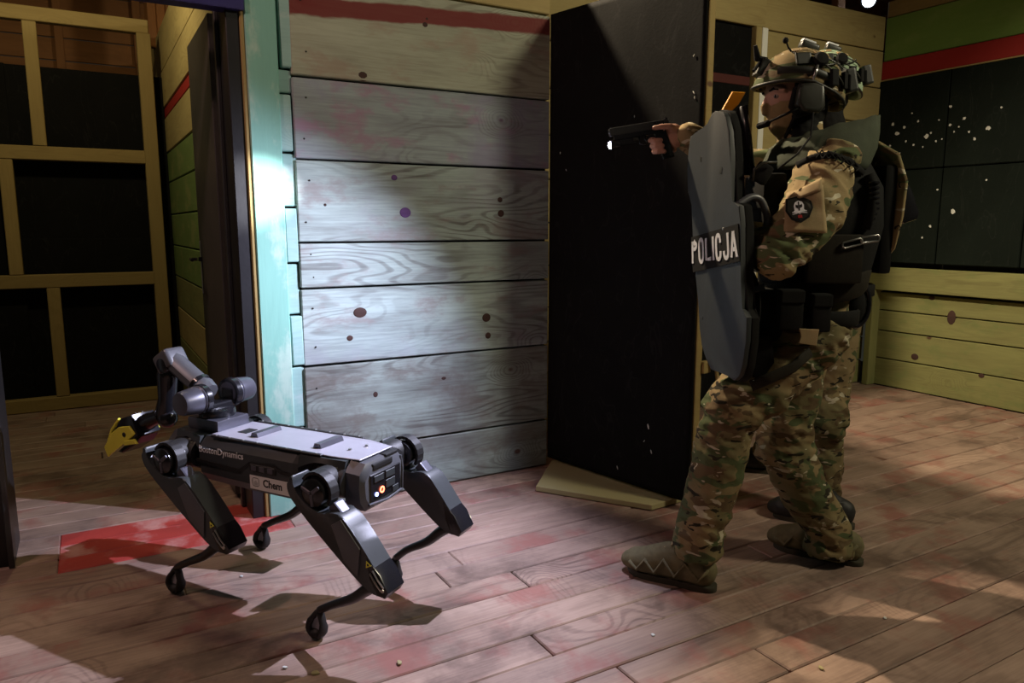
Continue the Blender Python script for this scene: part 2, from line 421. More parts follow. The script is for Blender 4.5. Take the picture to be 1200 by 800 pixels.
# ---- doorway on the left with its steel frame and open leaf
d1 = props(empty('door_1', room(-1.4, .1, 0)), 'open black steel door and frame at the left doorway', kind='structure')
slab('frame_jamb', -1.405, .135, 1.06, .05, .25, 2.12, M['black_steel'], d1)
slab('frame_stop', -1.437, .19, 1.05, .016, .035, 2.1, M['grey_steel'], d1)
slab('frame_jamb', -2.285, .12, 1.06, .06, .26, 2.12, M['black_steel'], d1)
slab('frame_edge', -2.262, -.02, 1.05, .018, .03, 2.1, M['grey_steel'], d1)
slab('frame_header', -1.84, .02, 2.045, .95, .08, .09, M['blue_lit'], d1)
leaf = slab('leaf', -1.432, .615, 1.035, .042, .66, 2.03, M['grey_door'], d1)
for z in (.35, .75, 1.15, 1.5, 1.85):
    q = MB().lathe((0, 0, 0), (-1, 0, 0), [(0, .006), (.004, .005), (.005, .001)], 8).build('bolt', M['screw'], d1); q.location = room(-1.43, .245, z); q.rotation_euler = (0, 0, TH)
hd = MB().box((0, 0, 0), (.03, .02, .02)).tube([(-.02, 0, 0), (-.05, 0, 0), (-.055, -.1, 0)], .008, 8).build('handle', M['black_steel'], d1); hd.location = room(-1.455, .88, 1.04); hd.rotation_euler = (0, 0, TH)
slab('lock_plate', -1.456, .90, 1.0, .004, .03, .26, M['screw'], d1)
adopt(d1)
wl0 = wall_root('wall_doorside', 'weathered plank wall left of the left doorway')
slab('wall_core', -2.82, .13, 1.25, 1.0, .2, 2.5, M['dark_base'], wl0)
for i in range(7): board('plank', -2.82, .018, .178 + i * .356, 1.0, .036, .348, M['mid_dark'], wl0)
adopt(wl0)
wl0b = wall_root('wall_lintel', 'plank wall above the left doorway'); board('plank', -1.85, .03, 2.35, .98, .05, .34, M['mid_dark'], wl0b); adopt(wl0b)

# ---- left room: side wall of smeared planks
ws = wall_root('wall_left_room_side', 'green smeared plank side wall of the left room')
hz = [0, .2, .42, .64, .86, 1.07, 1.28, 1.5, 1.70, 1.93, 2.0, 2.24, 2.52]
hm = ['pine_green', 'pine_green', 'pine', 'pine_green', 'green_side', 'green_side', 'green_side', 'green_side', 'pine', 'red', 'pine', 'pine']
for i, (z0, z1) in enumerate(zip(hz, hz[1:])):
    board('plank', -1.39 + random.uniform(-.003, .003), 2.16, (z0 + z1) / 2, 3.7, .03, z1 - z0 - .008, M[hm[i]], ws, axis='n')
slab('wall_core', -1.33, 2.16, 1.25, .08, 3.7, 2.5, M['dark_base'], ws)
adopt(ws)
# ---- left room: stud frame lined with black sheet
wb_ = wall_root('wall_left_room_back', 'pine stud frame lined with black rubber sheet')
def stud(s, z0, z1, w=.075): board('stud', s, 2.60, (z0 + z1) / 2, round(z1 - z0, 3), .07, w, M['stud'], wb_, axis='z')
def rail(s0, s1, z, w=.085): board('rail', (s0 + s1) / 2, 2.60, z, round(s1 - s0, 3), .072, w, M['stud'], wb_)
rail(-3.6, -1.55, .045); rail(-3.6, -1.55, .85); rail(-3.6, -1.55, 1.655); rail(-3.6, -1.48, 2.49)
stud(-1.512, 0, 2.45, .085); stud(-2.145, 1.70, 2.445); stud(-2.337, .895, 1.61); stud(-2.147, .09, .805); stud(-2.85, .09, .805); stud(-2.98, 1.70, 2.445); stud(-3.0, .895, 1.61)
for k_, (s0, s1) in enumerate(((-3.6, -2.30), (-2.36, -1.405))):
    for z0, z1 in ((0, 1.12), (1.115, 2.2)):
        slab('sheet', (s0 + s1) / 2, 2.657 + (.013 if z0 > 0 else 0) + .026 * k_, (z0 + z1) / 2, s1 - s0, .012, z1 - z0, M['black_sheet'], wb_)
adopt(wb_)
wg = wall_root('wall_gable', 'orange brown boarded gable high behind the stud frame')
for i in range(10):
    board('plank', -2.6, 3.95, 2.05 + i * .17, 2.9, .03, .163, M['orange_wood'], wg)
    board('plank', 1.95, 3.95, 2.05 + i * .17, 6.1, .03, .163, M['orange_wood'], wg)
    board('plank', 4.75, .6, 2.05 + i * .17, 6.8, .03, .163, M['orange_wood'], wg, axis='n')
for s in (-3.3, -2.55, -2.0, -1.45): board('stud', s, 3.91, 2.7, 1.6, .05, .06, M['orange_wood'], wg, axis='z')
adopt(wg)

# ---- black sheeted door leaf between the rooms
d2 = props(empty('door_2', room(0, 0, 0)), 'black rubber sheeted timber door leaf standing open', kind='structure')
LA, LB = room(.022, -.005), room(.196, -.835)
ld = (LB - LA); LW = ld.length; ld.normalize(); lnrm = Vector((ld.y, -ld.x, 0))   # lnrm points to the camera's left side
if lnrm.x > 0: lnrm = -lnrm
LZ0, LZ1 = .045, 2.165
fm = MB(frame_matrix(LA, ld, -lnrm, UP))      # local x along the leaf, y away from sheet face
fm.box((LW / 2, .022, (LZ0 + LZ1) / 2), (LW, .04, LZ1 - LZ0), bev=.003, seg=1)
leafbody = fm.build('leaf', M['stud'], d2)
# the sheet: slightly baggy and creased, real relief
sh = bmesh.new(); nx, nz = 36, 84; grid = []
for i in range(nx + 1):
    colv = []
    for j in range(nz + 1):
        x = -.012 + (LW + .006) * i / nx; z = LZ0 - .004 + (LZ1 - LZ0 + .01) * j / nz
        bag = .006 * noise.noise(Vector((x * 3, z * 1.4, 3))) + .004 * noise.noise(Vector((x * 9 + z * 3, z * 2.5, 8)))
        fold = .02 * math.exp(-((z - (.78 - .28 * x)) / .035) ** 2) * max(0, min(1, (x - .05) * 6)) * max(0, min(1, (.55 - x) * 6))
        fold -= .012 * math.exp(-((z - (.70 - .28 * x)) / .03) ** 2) * (1 if .1 < x < .5 else 0)
        top = .03 * max(0, (z - 2.05) / .1) * max(0, 1 - x / .25)
        edge = min(1, min(i, nx - i, j, nz - j) / 2)
        colv.append(sh.verts.new(LA + ld * x + UP * z + lnrm * (.006 + max(-.004, bag + fold) * edge + top * edge)))
    grid.append(colv)
for i in range(nx):
    for j in range(nz): sh.faces.new((grid[i][j], grid[i + 1][j], grid[i + 1][j + 1], grid[i][j + 1]))
bmesh.ops.recalc_face_normals(sh, faces=sh.faces)
me = bpy.data.meshes.new('sheet'); sh.to_mesh(me); sh.free()
sheet = mobj('sheet', me, M['black_sheet'], d2, True)
sm = sheet.modifiers.new('thick', 'SOLIDIFY'); sm.thickness = .004; sm.offset = 0
for x, z, r in ((.79, 1.86, .004), (.795, 1.72, .005), (.80, 1.70, .004), (.79, 1.6, .004), (.796, 1.5, .0035), (.80, 1.42, .004), (.62, .33, .008), (.64, .22, .006), (.60, .26, .004), (.45, .10, .006), (.06, 1.54, .003), (.1, 1.46, .003), (.5, 1.66, .003)):
    q = MB().ball((0, 0, 0), (r * .5, .002, r * 1.6), 8).build('tear', M['chalk'], d2); q.location = LA + ld * x + UP * z + lnrm * .010; q.rotation_euler = (0, random.uniform(-.6, .6), math.atan2(ld.y, ld.x))
br = MB().box((0, 0, 0), (.03, .05, .05), bev=.005).tube([(0, 0, .02), (.04, .02, .02), (.05, .03, -.07)], .008, 8).build('latch', M['stud'], d2); br.location = LB + UP * .62 - lnrm * .06; br.rotation_euler = (0, 0, math.atan2(ld.y, ld.x))
adopt(d2)

# ---- rear wall of the right room
wr = wall_root('wall_rear', 'yellow pine plank wall behind the officers')
rz = [0, .18, .36, .54, .74, .98, 1.22, 1.46, 1.70, 1.95, 2.2, 2.46, 2.70]
for i, (z0, z1) in enumerate(zip(rz, rz[1:])):
    board('plank', 2.60, .53 + random.uniform(-.003, .003), (z0 + z1) / 2, 1.24, .034, z1 - z0 - .008, M['pine' if i > 3 else 'pine_green'], wr)
    board('plank', .76, .53 + random.uniform(-.003, .003), (z0 + z1) / 2, 1.46, .034, z1 - z0 - .008, M['pine'], wr)
board('lintel', 1.74, .53, 2.585, .5, .034, .23, M['pine'], wr)
slab('wall_core', 1.6, .65, 1.35, 3.3, .18, 2.7, M['dark_base'], wr)
slab('return_wall', .03, .38, 1.25, .03, .26, 2.5, M['pine'], wr)
adopt(wr)
d3 = props(empty('dark_opening_panel', room(1.7, .52, 0)), 'black panel standing in for the dark opening in rear wall, with a shade darkened red stripe', kind='structure')
slab('leaf', 1.685, .535, 1.23, .38, .03, 2.45, M['black_sheet'], d3)  # black sheet added to show the darkness inside the opening
slab('stripe', 1.70, .518, 2.125, .34, .006, .055, M['shaded_red'], d3)  # stripe of the wall beyond, its shade put into the red
adopt(d3)
tr3 = board('trim_3', 1.900, .505, 1.23, 2.46, .05, .052, M['pine'], None, axis='z'); props(tr3, 'pine jamb beside the dark rear opening', kind='structure')
tr4 = board('trim_4', 1.955, .495, 1.23, 2.46, .03, .05, M['gap_white'], None, axis='z'); props(tr4, 'white strip standing in for the bright lit gap at the rear opening', kind='structure')  # added board whose white imitates light in a gap

# ---- right wall
wR = wall_root('wall_right', 'right wall with green band, red stripe and dark rubber panels')
NL, NC = 4.3, .52 - 4.3 / 2
board('top_plate', 3.27, NC, 2.75, NL, .06, .11, M['stud'], wR, axis='n')
board('plank', 3.255, NC, 2.54, NL, .04, .30, M['green'], wR, axis='n')
board('plank', 3.245, NC, 2.32, NL, .05, .128, M['red'], wR, axis='n')
board('edge_strip', 3.225, NC, 2.252, NL, .014, .010, M['pine'], wR, axis='n')
slab('wall_core', 3.36, NC, 1.38, .14, NL, 2.75, M['dark_base'], wR)
chips = [(.39, 1.93), (.35, 1.86), (.30, 1.90), (.28, 1.80), (.20, 1.93), (.13, 1.82), (.10, 1.84), (.06, 1.78), (.02, 1.79), (-.03, 1.88), (-.06, 1.83), (-.09, 1.86), (-.12, 1.91), (-.16, 1.82), (.25, 1.99), (.22, 1.77), (-.02, 2.0), (-.2, 1.77), (-.28, 1.83), (.15, 1.75), (.4, 1.78), (.05, 1.92), (-.35, 1.95), (.32, 1.72), (.02, 1.45), (-.1, 1.3), (.05, 1.2), (.1, 1.12), (.38, 1.25), (-.3, 1.5)]
pn = [(.545, -.004), (-.004, -.55), (-.55, -1.10), (-1.10, -1.65), (-1.65, -2.2), (-2.2, -2.75)]
for (n1, n0) in pn:
    for z0, z1 in ((.935, 1.595), (1.602, 2.245)):
        slab('rubber_panel', 3.222, (n0 + n1) / 2, (z0 + z1) / 2, .03, n1 - n0 - .006, z1 - z0, M['dark_panel'], wR, bev=.006)
for k, (n_, z_) in enumerate(chips):
    r = random.choice((.006, .008, .011, .016)) * (1.3 if k == 9 else 1)
    mb = MB(); pts = [V(0, math.cos(q) * r * random.uniform(.6, 1.2), math.sin(q) * r * random.uniform(.6, 1.2)) for q in (2 * math.pi * j / 9 for j in range(9))]
    mb.prism(pts, (.004, 0, 0)); o = mb.build('bullet_chip', M['chalk'], wR); o.location = room(3.2045, n_, z_); o.rotation_euler = (0, 0, TH)
board('ledge', 3.215, NC, .815, NL, .06, .17, M['pine_green'], wR, axis='n')
for u, v, rx, rz in ((1115, 372, .030, .05), (1072, 418, .028, .024), (1092, 349, .022, .016), (1150, 440, .02, .016)): knot(on_s(u, v, 3.25), rx, rz, M['knot'], wR, 's')
for n_ in (.44, -.80, -2.05): board('post', 3.222, n_, .365, .73, .05, .11, M['pine_green'], wR, axis='z')
lz = [0, .21, .42, .575, .715]
for a, b2 in zip(lz, lz[1:]): board('plank', 3.268, NC, (a + b2) / 2, NL, .035, b2 - a - .008, M['pine_green'], wR, axis='n')
adopt(wR)

# ---- roof timbers above the walls
ce = wall_root('ceiling', 'dark open roof with rafters')
slab('roof_deck', .6, .8, 3.72, 8.6, 8.2, .04, M['dark_base'], ce)
for s in (-3.0, -2.2, -1.5, -.6, .4, 1.4, 2.35, 2.62, 3.2, 3.5): board('rafter', s, 1.2, 3.55, 7.0, .06, .16, M['orange_wood'], ce, axis='n')
for s in (2.72, 2.84, 3.25): board('king_post', s, .95, 3.1, .85, .06, .09, M['orange_wood'], ce, axis='z')
board('tie_beam', 2.8, .98, 2.93, 2.2, .05, .08, M['orange_wood'], ce, ry=-.12)
for n_ in (-.2, -.36, -1.4): board('king_post', 3.4, n_, 3.1, .85, .06, .09, M['orange_wood'], ce, axis='z')
for s in (-1.36, -1.30, -1.42): board('brace', s, 3.0, 2.95, 1.0, .05, .07, M['orange_wood'], ce, axis='z', rz=.4)
adopt(ce)

# ---- plywood offcut under the black door
pl = MB(); pts = [room(-.245, -.30, .004), room(.06, -.745, .004), room(.42, -.72, .004), room(.25, -.06, .004), room(.02, -.02, .004)]
pl.prism(pts, (0, 0, .024), bev=.002, seg=1)
ply = pl.build('plywood_board', M['ply']); props(ply, 'bare plywood board lying under the black door', 'board')
# ---- ceiling lamp above the right wall corner
lp = at(1018, 4, 6.05)
cl = props(empty('ceiling_lamp', lp), 'small bright white lamp under the roof timbers', 'lamp')
MB().lathe((0, 0, .02), (-.5, -1, -.25), [(-.07, .01), (-.06, .05), (0, .058), (.012, .06), (.012, .05)], 18).build('housing', M['black_steel'], cl, auto=40)
MB().tube([(0, .04, .03), (0, .06, .5)], .012, 8).build('hanger', M['black_steel'], cl)
MB().lathe((0, 0, .02), (-.5, -1, -.25), [(.0, .05), (.016, .046), (.022, .03), (.024, .001)], 18).build('bulb', plain('lit_white_bulb', (.8, .9, 1), .5, emit=14), cl, smooth=True)
# ================================================================ the robot dog
M['shell'] = plain('dark_slate_plastic', (.040, .046, .050), .42, 0, .08, 30, .04)
M['shell_grey'] = plain('grey_painted_shell', (.095, .098, .11), .38, .1, .05, 30)
M['deck'] = plain('pale_grey_deck', (.36, .36, .42), .4, .1, .05, 20)
M['rubber_black'] = plain('black_rubber', (.012, .012, .013), .55, 0, .1, 40, .1)
M['gloss_black'] = plain('gloss_black_plastic', (.012, .012, .015), .22, 0, .05)
M['carbon'] = plain('carbon_tube', (.014, .014, .015), .3, 0, .1)
M['metal'] = plain('bare_metal', (.55, .54, .52), .28, .9, .1, 30)
M['motor'] = plain('grey_motor_casing', (.10, .10, .125), .35, .5, .1)
M['yellow'] = plain('yellow_plastic', (.74, .70, .07), .4, 0, .05)
M['white_print'] = plain('white_print', (.80, .82, .84), .6, 0, .02)
M['sticker'] = plain('white_sticker', (.78, .78, .76), .5, 0, .02)
M['black_print'] = plain('black_print', (.01, .01, .01), .6, 0, .02)
M['led_blue'] = plain('blue_led', (.25, .3, 1.0), .4, emit=9)
M['led_red'] = plain('red_led', (1.0, .16, .08), .4, emit=6)

RH = V(-.89, .456, 0).normalized(); RL_ = V(-RH.y, RH.x, 0)
RC = V(-.759, 2.336, 0)
robot = props(empty('robot_dog', RC, math.atan2(RH.y, RH.x)), 'dark grey four legged robot dog with an arm and yellow gripper', 'robot')
def rp(name, mb, mat, parent=None, **kw): return mb.build(name, mat, parent or robot, **kw)

# body hull: cross-section lofted along X
def hull_ring(x, hw, z0, z1, ch=.028, chb=.022):
    return [V(x, -hw + chb, z0), V(x, hw - chb, z0), V(x, hw, z0 + chb * 1.4), V(x, hw + .004, z0 + .075), V(x, hw, z1 - ch), V(x, hw - ch, z1), V(x, -hw + ch, z1), V(x, -hw, z1 - ch), V(x, -hw - .004, z0 + .075), V(x, -hw, z0 + chb * 1.4)]
hull = MB().loft([hull_ring(.240, .108, .385, .519), hull_ring(.228, .118, .376, .524), hull_ring(.0, .122, .372, .525), hull_ring(-.175, .122, .372, .525), hull_ring(-.19, .115, .378, .522)])
body = rp('body', hull, M['shell'])
rp('spine', MB().box((0, 0, .445), (.80, .105, .125), bev=.012), M['rubber_black'])
rp('rear_cap', MB().loft([hull_ring(-.352, .100, .385, .512), hull_ring(-.365, .112, .374, .523), hull_ring(-.412, .104, .374, .516), hull_ring(-.424, .092, .386, .502)]), M['shell_grey'], auto=35)
rp('front_cap', MB().loft([hull_ring(.362, .085, .385, .505), hull_ring(.375, .098, .376, .518), hull_ring(.415, .088, .38, .512), hull_ring(.432, .07, .40, .492)]), M['shell_grey'], auto=35)
# arched roof over the rear hips, hood over the front hips
for sx, nm in ((-1, 'hip_roof'), (1, 'hip_hood')):
    for sy in (-1, 1):
        mb = MB(); rings = []
        x0, x1 = (-.19, -.36) if sx < 0 else (.235, .38)
        for k in range(9):
            q = k / 8; x = x0 + (x1 - x0) * q; zb = .484 + .026 * math.sin(math.pi * q)
            if sx > 0: hw = .118 - .03 * math.sin(math.pi * q * .5)
            else: hw = .118 - .008 * q
            rings.append([V(x, 0, .500), V(x, sy * .05, .502), V(x, sy * (hw - .012), zb + .004), V(x, sy * hw, zb), V(x, sy * (hw - .010), .523), V(x, sy * .05, .525), V(x, 0, .525)])
        rp(nm, mb.loft(rings), M['shell'], auto=40)
# deck plate with rails, screws, bumpers
deckp = [V(.205, .088, .5255), V(.205, -.088, .5255), V(-.30, -.094, .5255), V(-.395, -.078, .5225), V(-.395, .078, .5225), V(-.30, .094, .5255)]
rp('deck_plate', MB().prism(deckp, (0, 0, .0045), bev=.0015, seg=1), M['deck'])
for sy in (-1, 1):
    rl = rp('deck_rail', MB().box((-.04, sy * .1, .5285), (.46, .013, .007), bev=.002, seg=1), M['rubber_black'])
    for k in range(8):
        rp('screw', MB().lathe((.17 - k * .06, sy * .1, .531), (0, 0, 1), [(0, .004), (.003, .0035), (.0035, .0005)], 8), M['screw'], rl)
for x in (.052, -.21):
    rp('deck_bumper', MB().prism([V(x - .017, -.055, .529), V(x + .017, -.055, .529), V(x + .011, -.055, .543), V(x - .011, -.055, .543)], (0, .11, 0), bev=.003, seg=1), M['motor'])
rp('deck_label', MB().box((.125, .01, .5305), (.04, .05, .002)), M['rubber_black'])
for x, y in ((-.31, .02), (-.33, -.035)): rp('screw', MB().lathe((x, y, .528), (0, 0, 1), [(0, .006), (.006, .005), (.0065, .0005)], 8), M['metal'])
# side details (both flanks carry the groove and port)
for sy in (-1, 1):
    y = sy * .1215
    g = MB(); path = [(.236, .448), (.045, .440), (.000, .470), (-.10, .476), (-.13, .462), (-.178, .458)]
    for (xa, za), (xb, zb) in zip(path, path[1:]):
        d = V(xb - xa, 0, zb - za); R = Matrix.Rotation(-math.atan2(d.z, d.x), 4, 'Y')
        g.box(((xa + xb) / 2, y + sy * .0025, (za + zb) / 2), (d.length + .004, .006, .011), rot=R)
    rp('side_groove', g, M['rubber_black'])
    po = rp('side_port', MB().box((-.055, y + sy * .004, .460), (.11, .010, .026), bev=.004, seg=1), M['rubber_black'])
    for k in range(3): rp('socket', MB().box((-.021 - k * .034, y + sy * .0095, .460), (.021, .003, .016), bev=.001, seg=1), M['motor'], po)
tm = text_mesh('BostonDynamics', .0310, .0005, .94, .0002)
# left flank faces +Y: text runs from the front (+X) to the rear (-X)
def flank(me, x, z, y=.1245, tilt=0.0):
    return xform(me, frame_matrix(V(x, y, z), V(-1, 0, -tilt).normalized(), V(-tilt, 0, 1).normalized(), V(0, 1, 0)))
mobj('lettering', flank(tm, .128, .487, .1232), M['white_print'], robot)
st = rp('sticker', MB().box((-.080, .1252, .413), (.165, .0012, .044)), M['sticker'])
mobj('lettering', flank(text_mesh('Chem', .034, .0005, .95, .0007), -.092, .4145, .1261), M['black_print'], st)
ic = MB()
cx, cz = -.022, .4145
loop = [(cx + .013, cz + .009), (cx + .009, cz + .013), (cx - .009, cz + .013), (cx - .013, cz + .009), (cx - .013, cz - .009), (cx - .009, cz - .013), (cx + .009, cz - .013), (cx + .013, cz - .009)]
ic.tube([V(a, .1252, b) for a, b in loop], .0013, 6, closed=True)
for dx, hgt in ((-.006, .010), (-.002, .014), (.002, .014), (.006, .010)): ic.tube([V(cx + dx, .1252, cz - .010), V(cx + dx, .1252, cz - .010 + hgt)], .0011, 6)
for dz in (.004, -.002): ic.tube([V(cx + .013, .1252, cz + dz), V(cx + .018, .1252, cz + dz)], .001, 6)
rp('emblem', ic, M['black_print'], st)
# rear panel with handle recess, ports and two lit rings
rr = rp('rear_panel', MB().box((-.4235, 0, .440), (.008, .150, .085), bev=.003, seg=1), M['gloss_black'])
rp('grab_recess', MB().box((-.421, .01, .501), (.012, .095, .020), bev=.006), M['rubber_black'], rr)
rp('grab_recess', MB().box((-.405, -.045, .5165), (.028, .06, .008), bev=.003), M['rubber_black'], rr)
for y, z, wy, wz in ((.035, .465, .045, .020), (-.02, .465, .045, .022), (-.02, .435, .045, .025), (-.045, .41, .03, .018)):
    rp('port', MB().box((-.4285, y, z), (.003, wy, wz), bev=.001, seg=1), M['shell'], rr)
rp('bumper_lip', MB().tube([V(-.426, .082, .395), V(-.430, .0, .388), V(-.426, -.082, .395), V(-.424, -.088, .46), V(-.42, -.085, .50)], .004, 8), M['shell_grey'], rr)
rp('blue_light', MB().lathe((-.428, .048, .418), (-1, 0, 0), [(0, .0065), (.003, .006), (.004, .001)], 12), M['led_blue'], rr)
ring = [V(-.4295, .022 + .0085 * math.cos(q), .425 + .0085 * math.sin(q)) for q in (2 * math.pi * k / 16 for k in range(16))]
rp('red_ring_light', MB().tube(ring, .0022, 6, closed=True), M['led_red'], rr)

# legs -------------------------------------------------------------------------------
def leg(sx, sy, hip, knee, foot):
    """hip, knee, foot: (x, z) in the leg's plane"""
    yc = sy * .190
    hx, hz = hip; kx, kz = knee; ax = V(kx - hx, 0, kz - hz); L = ax.length; ax.normalize(); pe = V(ax.z, 0, -ax.x)
    if pe.x > 0: pe = -pe                                        # pe: the rear / upper side of the thigh
    P = lambda t, w, y=0.0: V(hx, yc + y, hz) + ax * t + pe * w
    lo = props(empty('leg', (0, 0, 0), 0, robot))
    # hip actuator inside the bay
    rp('hip_motor', MB().lathe((hx - .055, sy * .092, hz - .010), (1, 0, 0), [(0, .02), (.004, .045), (.02, .048), (.09, .048), (.106, .045), (.11, .02)], 20), M['rubber_black'], lo, auto=40)
    rp('hip_band', MB().lathe((hx - .022, sy * .092, hz - .010), (1, 0, 0), [(0, .0495), (.016, .0495)], 20), M['metal'], lo, auto=40)
    rp('hip_axle', MB().lathe((hx, sy * .09, hz), (0, sy, 0), [(0, .03), (.03, .044), (.075, .044), (.08, .03)], 20), M['rubber_black'], lo, auto=40)
    # thigh shell: solid lower length plus the curved front wall that wraps the hub
    out = [P(-.062, -.010), P(-.058, -.035), P(-.035, -.055), P(.0, -.061), P(.10, -.058), P(L - .06, -.043), P(L - .005, -.030), P(L + .022, -.010), P(L + .028, .008),
           P(L + .012, .030), P(L - .045, .036), P(L - .11, .046), P(.135, .054), P(.105, .038), P(.085, .0), P(.05, -.022), P(.0, -.030), P(-.035, -.024), P(-.055, -.006)]
    y0 = -.036
    th = rp('thigh', MB().prism(chaikin([p + V(0, y0, 0) for p in out], 2), (0, .072, 0), bev=.007, seg=3), M['shell'], lo, auto=50)
    # flat ridge plate on the outer face
    rid = [P(.135, .046), P(L - .11, .038), P(L - .085, .004), P(L - .06, -.03), P(.22, -.036), P(.125, .006)]
    rp('thigh_plate', MB().prism([p + V(0, sy * .030, 0) for p in rid], (0, sy * .0105, 0), bev=.004, seg=2), M['shell_grey'], th, auto=40)
    # hub: disc, spokes, outer belt ring
    hub = rp('hip_hub', MB().lathe(P(.02, .012, -.036), (0, 1, 0), [(0, .03), (.006, .041), (.066, .041), (.072, .03)], 22), M['gloss_black'], lo, auto=40)
    for k in range(3):
        q = k * 2.1 + .4; d = V(math.cos(q), 0, math.sin(q))
        rp('spoke', MB().box(P(.02, .012, sy * .036) + d * .02, (.034, .006, .011), rot=Matrix.Rotation(-q, 4, 'Y'), bev=.002, seg=1), M['motor'], hub)
    arc = [P(.02 + .053 * math.cos(q), .012 + .053 * math.sin(q)) for q in (math.radians(a) for a in range(-200, 60, 20))]
    arc = [P(.02 - .053 * math.cos(math.radians(a)), .012 + .053 * math.sin(math.radians(a))) for a in range(-10, 171, 18)]
    mbr = MB(); nrm = V(0, 1, 0)
    for a, b2 in zip(arc, arc[1:]):
        d = (b2 - a); mid = (a + b2) / 2; ang = math.atan2(d.z, d.x)
        mbr.box(mid, (d.length + .004, .034, .009), rot=Matrix.Rotation(-ang, 4, 'Y'))
    rp('hub_strap', mbr, M['rubber_black'], lo)
    rp('hub_link', MB().box(P(.105, .03), (.05, .04, .03), rot=Matrix.Rotation(-math.atan2(ax.z, ax.x), 4, 'Y'), bev=.006), M['motor'], lo)
    # knee cover with two chrome rods, screw and yellow warning triangle on the outer rear face
    kc = [P(L - .082, .036), P(L - .02, .037), P(L + .03, .022), P(L + .034, .0), P(L + .012, -.016), P(L - .035, .0)]
    knc = rp('knee_cover', MB().prism([p + V(0, -.0385, 0) for p in kc], (0, .077, 0), bev=.005, seg=2), M['gloss_black'], lo, auto=40)
    for w in (.016, .029):
        a, b2 = P(L - .042, w, sy * .041), P(L + .010, w - .006, sy * .041)
        rp('rod', MB().tube([a, (a + b2) / 2 + V(0, sy * .002, 0), b2], .0028, 8, round_ends=True), M['metal'], knc)
    rp('screw', MB().lathe(P(L + .014, .014, sy * .040), (0, sy, 0), [(0, .006), (.003, .005), (.0035, .001)], 10), M['metal'], knc)
    tri = [P(L - .075, .031, sy * .0385), P(L - .055, .035, sy * .0385), P(L - .062, .015, sy * .0385)]
    wt = rp('warning_triangle', MB().prism(tri, (0, sy * .001, 0)), M['yellow'], knc)
    cen = (tri[0] + tri[1] + tri[2]) / 3
    rp('symbol', MB().ball(cen + V(0, sy * .001, 0), (.0035, .0008, .0035), 8), M['black_print'], wt)
    # shin: bent carbon tube, then the hollow teardrop foot
    fx, fz = foot
    k0 = P(L + .002, .0); c1 = V(kx + (fx - kx) * .22, yc, kz - (kz - fz) * .13); c2 = V(kx + (fx - kx) * .45, yc, kz - (kz - fz) * .34); c3 = V(kx + (fx - kx) * .76, yc, kz - (kz - fz) * .53); c4 = V(fx - .014 * (1 if fx > kx else -1), yc, fz + .072)
    sp_, sr_ = spline([k0, c1, c2, c3, c4], [(.016, .020), (.018, .019), (.015, .016), (.0125, .0135), (.012, .012)], 4)
    rp('shin', MB().tube(sp_, sr_, 12), M['carbon'], lo, smooth=True)
    sg = 1 if fx > kx else -1
    tear = [V(fx - .014 * sg, yc, fz + .074), V(fx - .024 * sg, yc, fz + .040), V(fx - .027 * sg, yc, fz + .010), V(fx - .014 * sg, yc, fz - .008), V(fx + .008 * sg, yc, fz - .008), V(fx + .026 * sg, yc, fz + .010), V(fx + .022 * sg, yc, fz + .030), V(fx + .004 * sg, yc, fz + .055)]
    ft = rp('foot', MB().tube(chaikin(tear, 1), [(.0085, .013)] * 3 + [(.0105, .018)] * 10 + [(.0085, .013)] * 3, 10, closed=True), M['rubber_black'], lo, smooth=True)
    rp('foot_web', MB().prism([V(fx - .020 * sg, yc - .004, fz + .006), V(fx + .018 * sg, yc - .004, fz + .008), V(fx + .012 * sg, yc - .004, fz + .035), V(fx - .010 * sg, yc - .004, fz + .052)], (0, .008, 0)), M['deck'], ft)
    rp('toe_pad', MB().ball(V(fx, yc, fz - .003), (.024, .020, .0165), 14), M['rubber_black'], ft, smooth=True)
    return lo
leg(1, 1, (.305, .468), (.035, .232), (.300, .0215))
leg(-1, 1, (-.315, .468), (-.560, .232), (-.305, .0215))
leg(1, -1, (.305, .468), (.030, .232), (.302, .0215))
leg(-1, -1, (-.345, .478), (-.562, .262), (-.300, .0215))

# arm ---------------------------------------------------------------------------------
arm = empty('arm', (0, 0, 0), 0, robot)
AX = .275
rp('arm_base', MB().prism([V(AX + .075, .058, .524), V(AX + .075, -.058, .524), V(AX - .075, -.066, .524), V(AX - .075, .066, .524)], (0, 0, .042), bev=.008), M['motor'], arm, auto=40)
rp('turret', MB().lathe((AX, 0, .566), (0, 0, 1), [(0, .058), (.008, .06), (.024, .058), (.03, .045)], 24), M['gloss_black'], arm, auto=40)
SZ = .633
rp('shoulder_yoke', MB().box((AX, 0, .603), (.06, .16, .022), bev=.006).box((AX, .055, .62), (.055, .018, .06), bev=.006).box((AX, -.055, .62), (.055, .018, .06), bev=.006), M['gloss_black'], arm)
for sy in (-1, 1):
    rp('shoulder_motor', MB().lathe((AX, sy * .048, SZ), (0, sy, 0), [(0, .03), (.002, .045), (.028, .048), (.033, .044), (.036, .046), (.09, .040), (.098, .036), (.1, .02)], 24), M['motor'], arm, auto=30)
    rp('motor_ring', MB().lathe((AX, sy * .049, SZ), (0, sy, 0), [(0, .0475), (.004, .0505), (.022, .0505), (.026, .0475)], 24), M['gloss_black'], arm, auto=30)
EL = V(.452, .02, .742); SH = V(AX + .008, .02, SZ + .012)
ua = (EL - SH).normalized()
rp('upper_arm', MB().tube([SH, SH + ua * .03, SH + ua * .045, EL - ua * .02, EL], [(.034, .034), (.038, .039), (.034, .037), (.033, .036), (.034, .038)], 10, ref=(0, 0, 1)), M['shell_grey'], arm, auto=35)
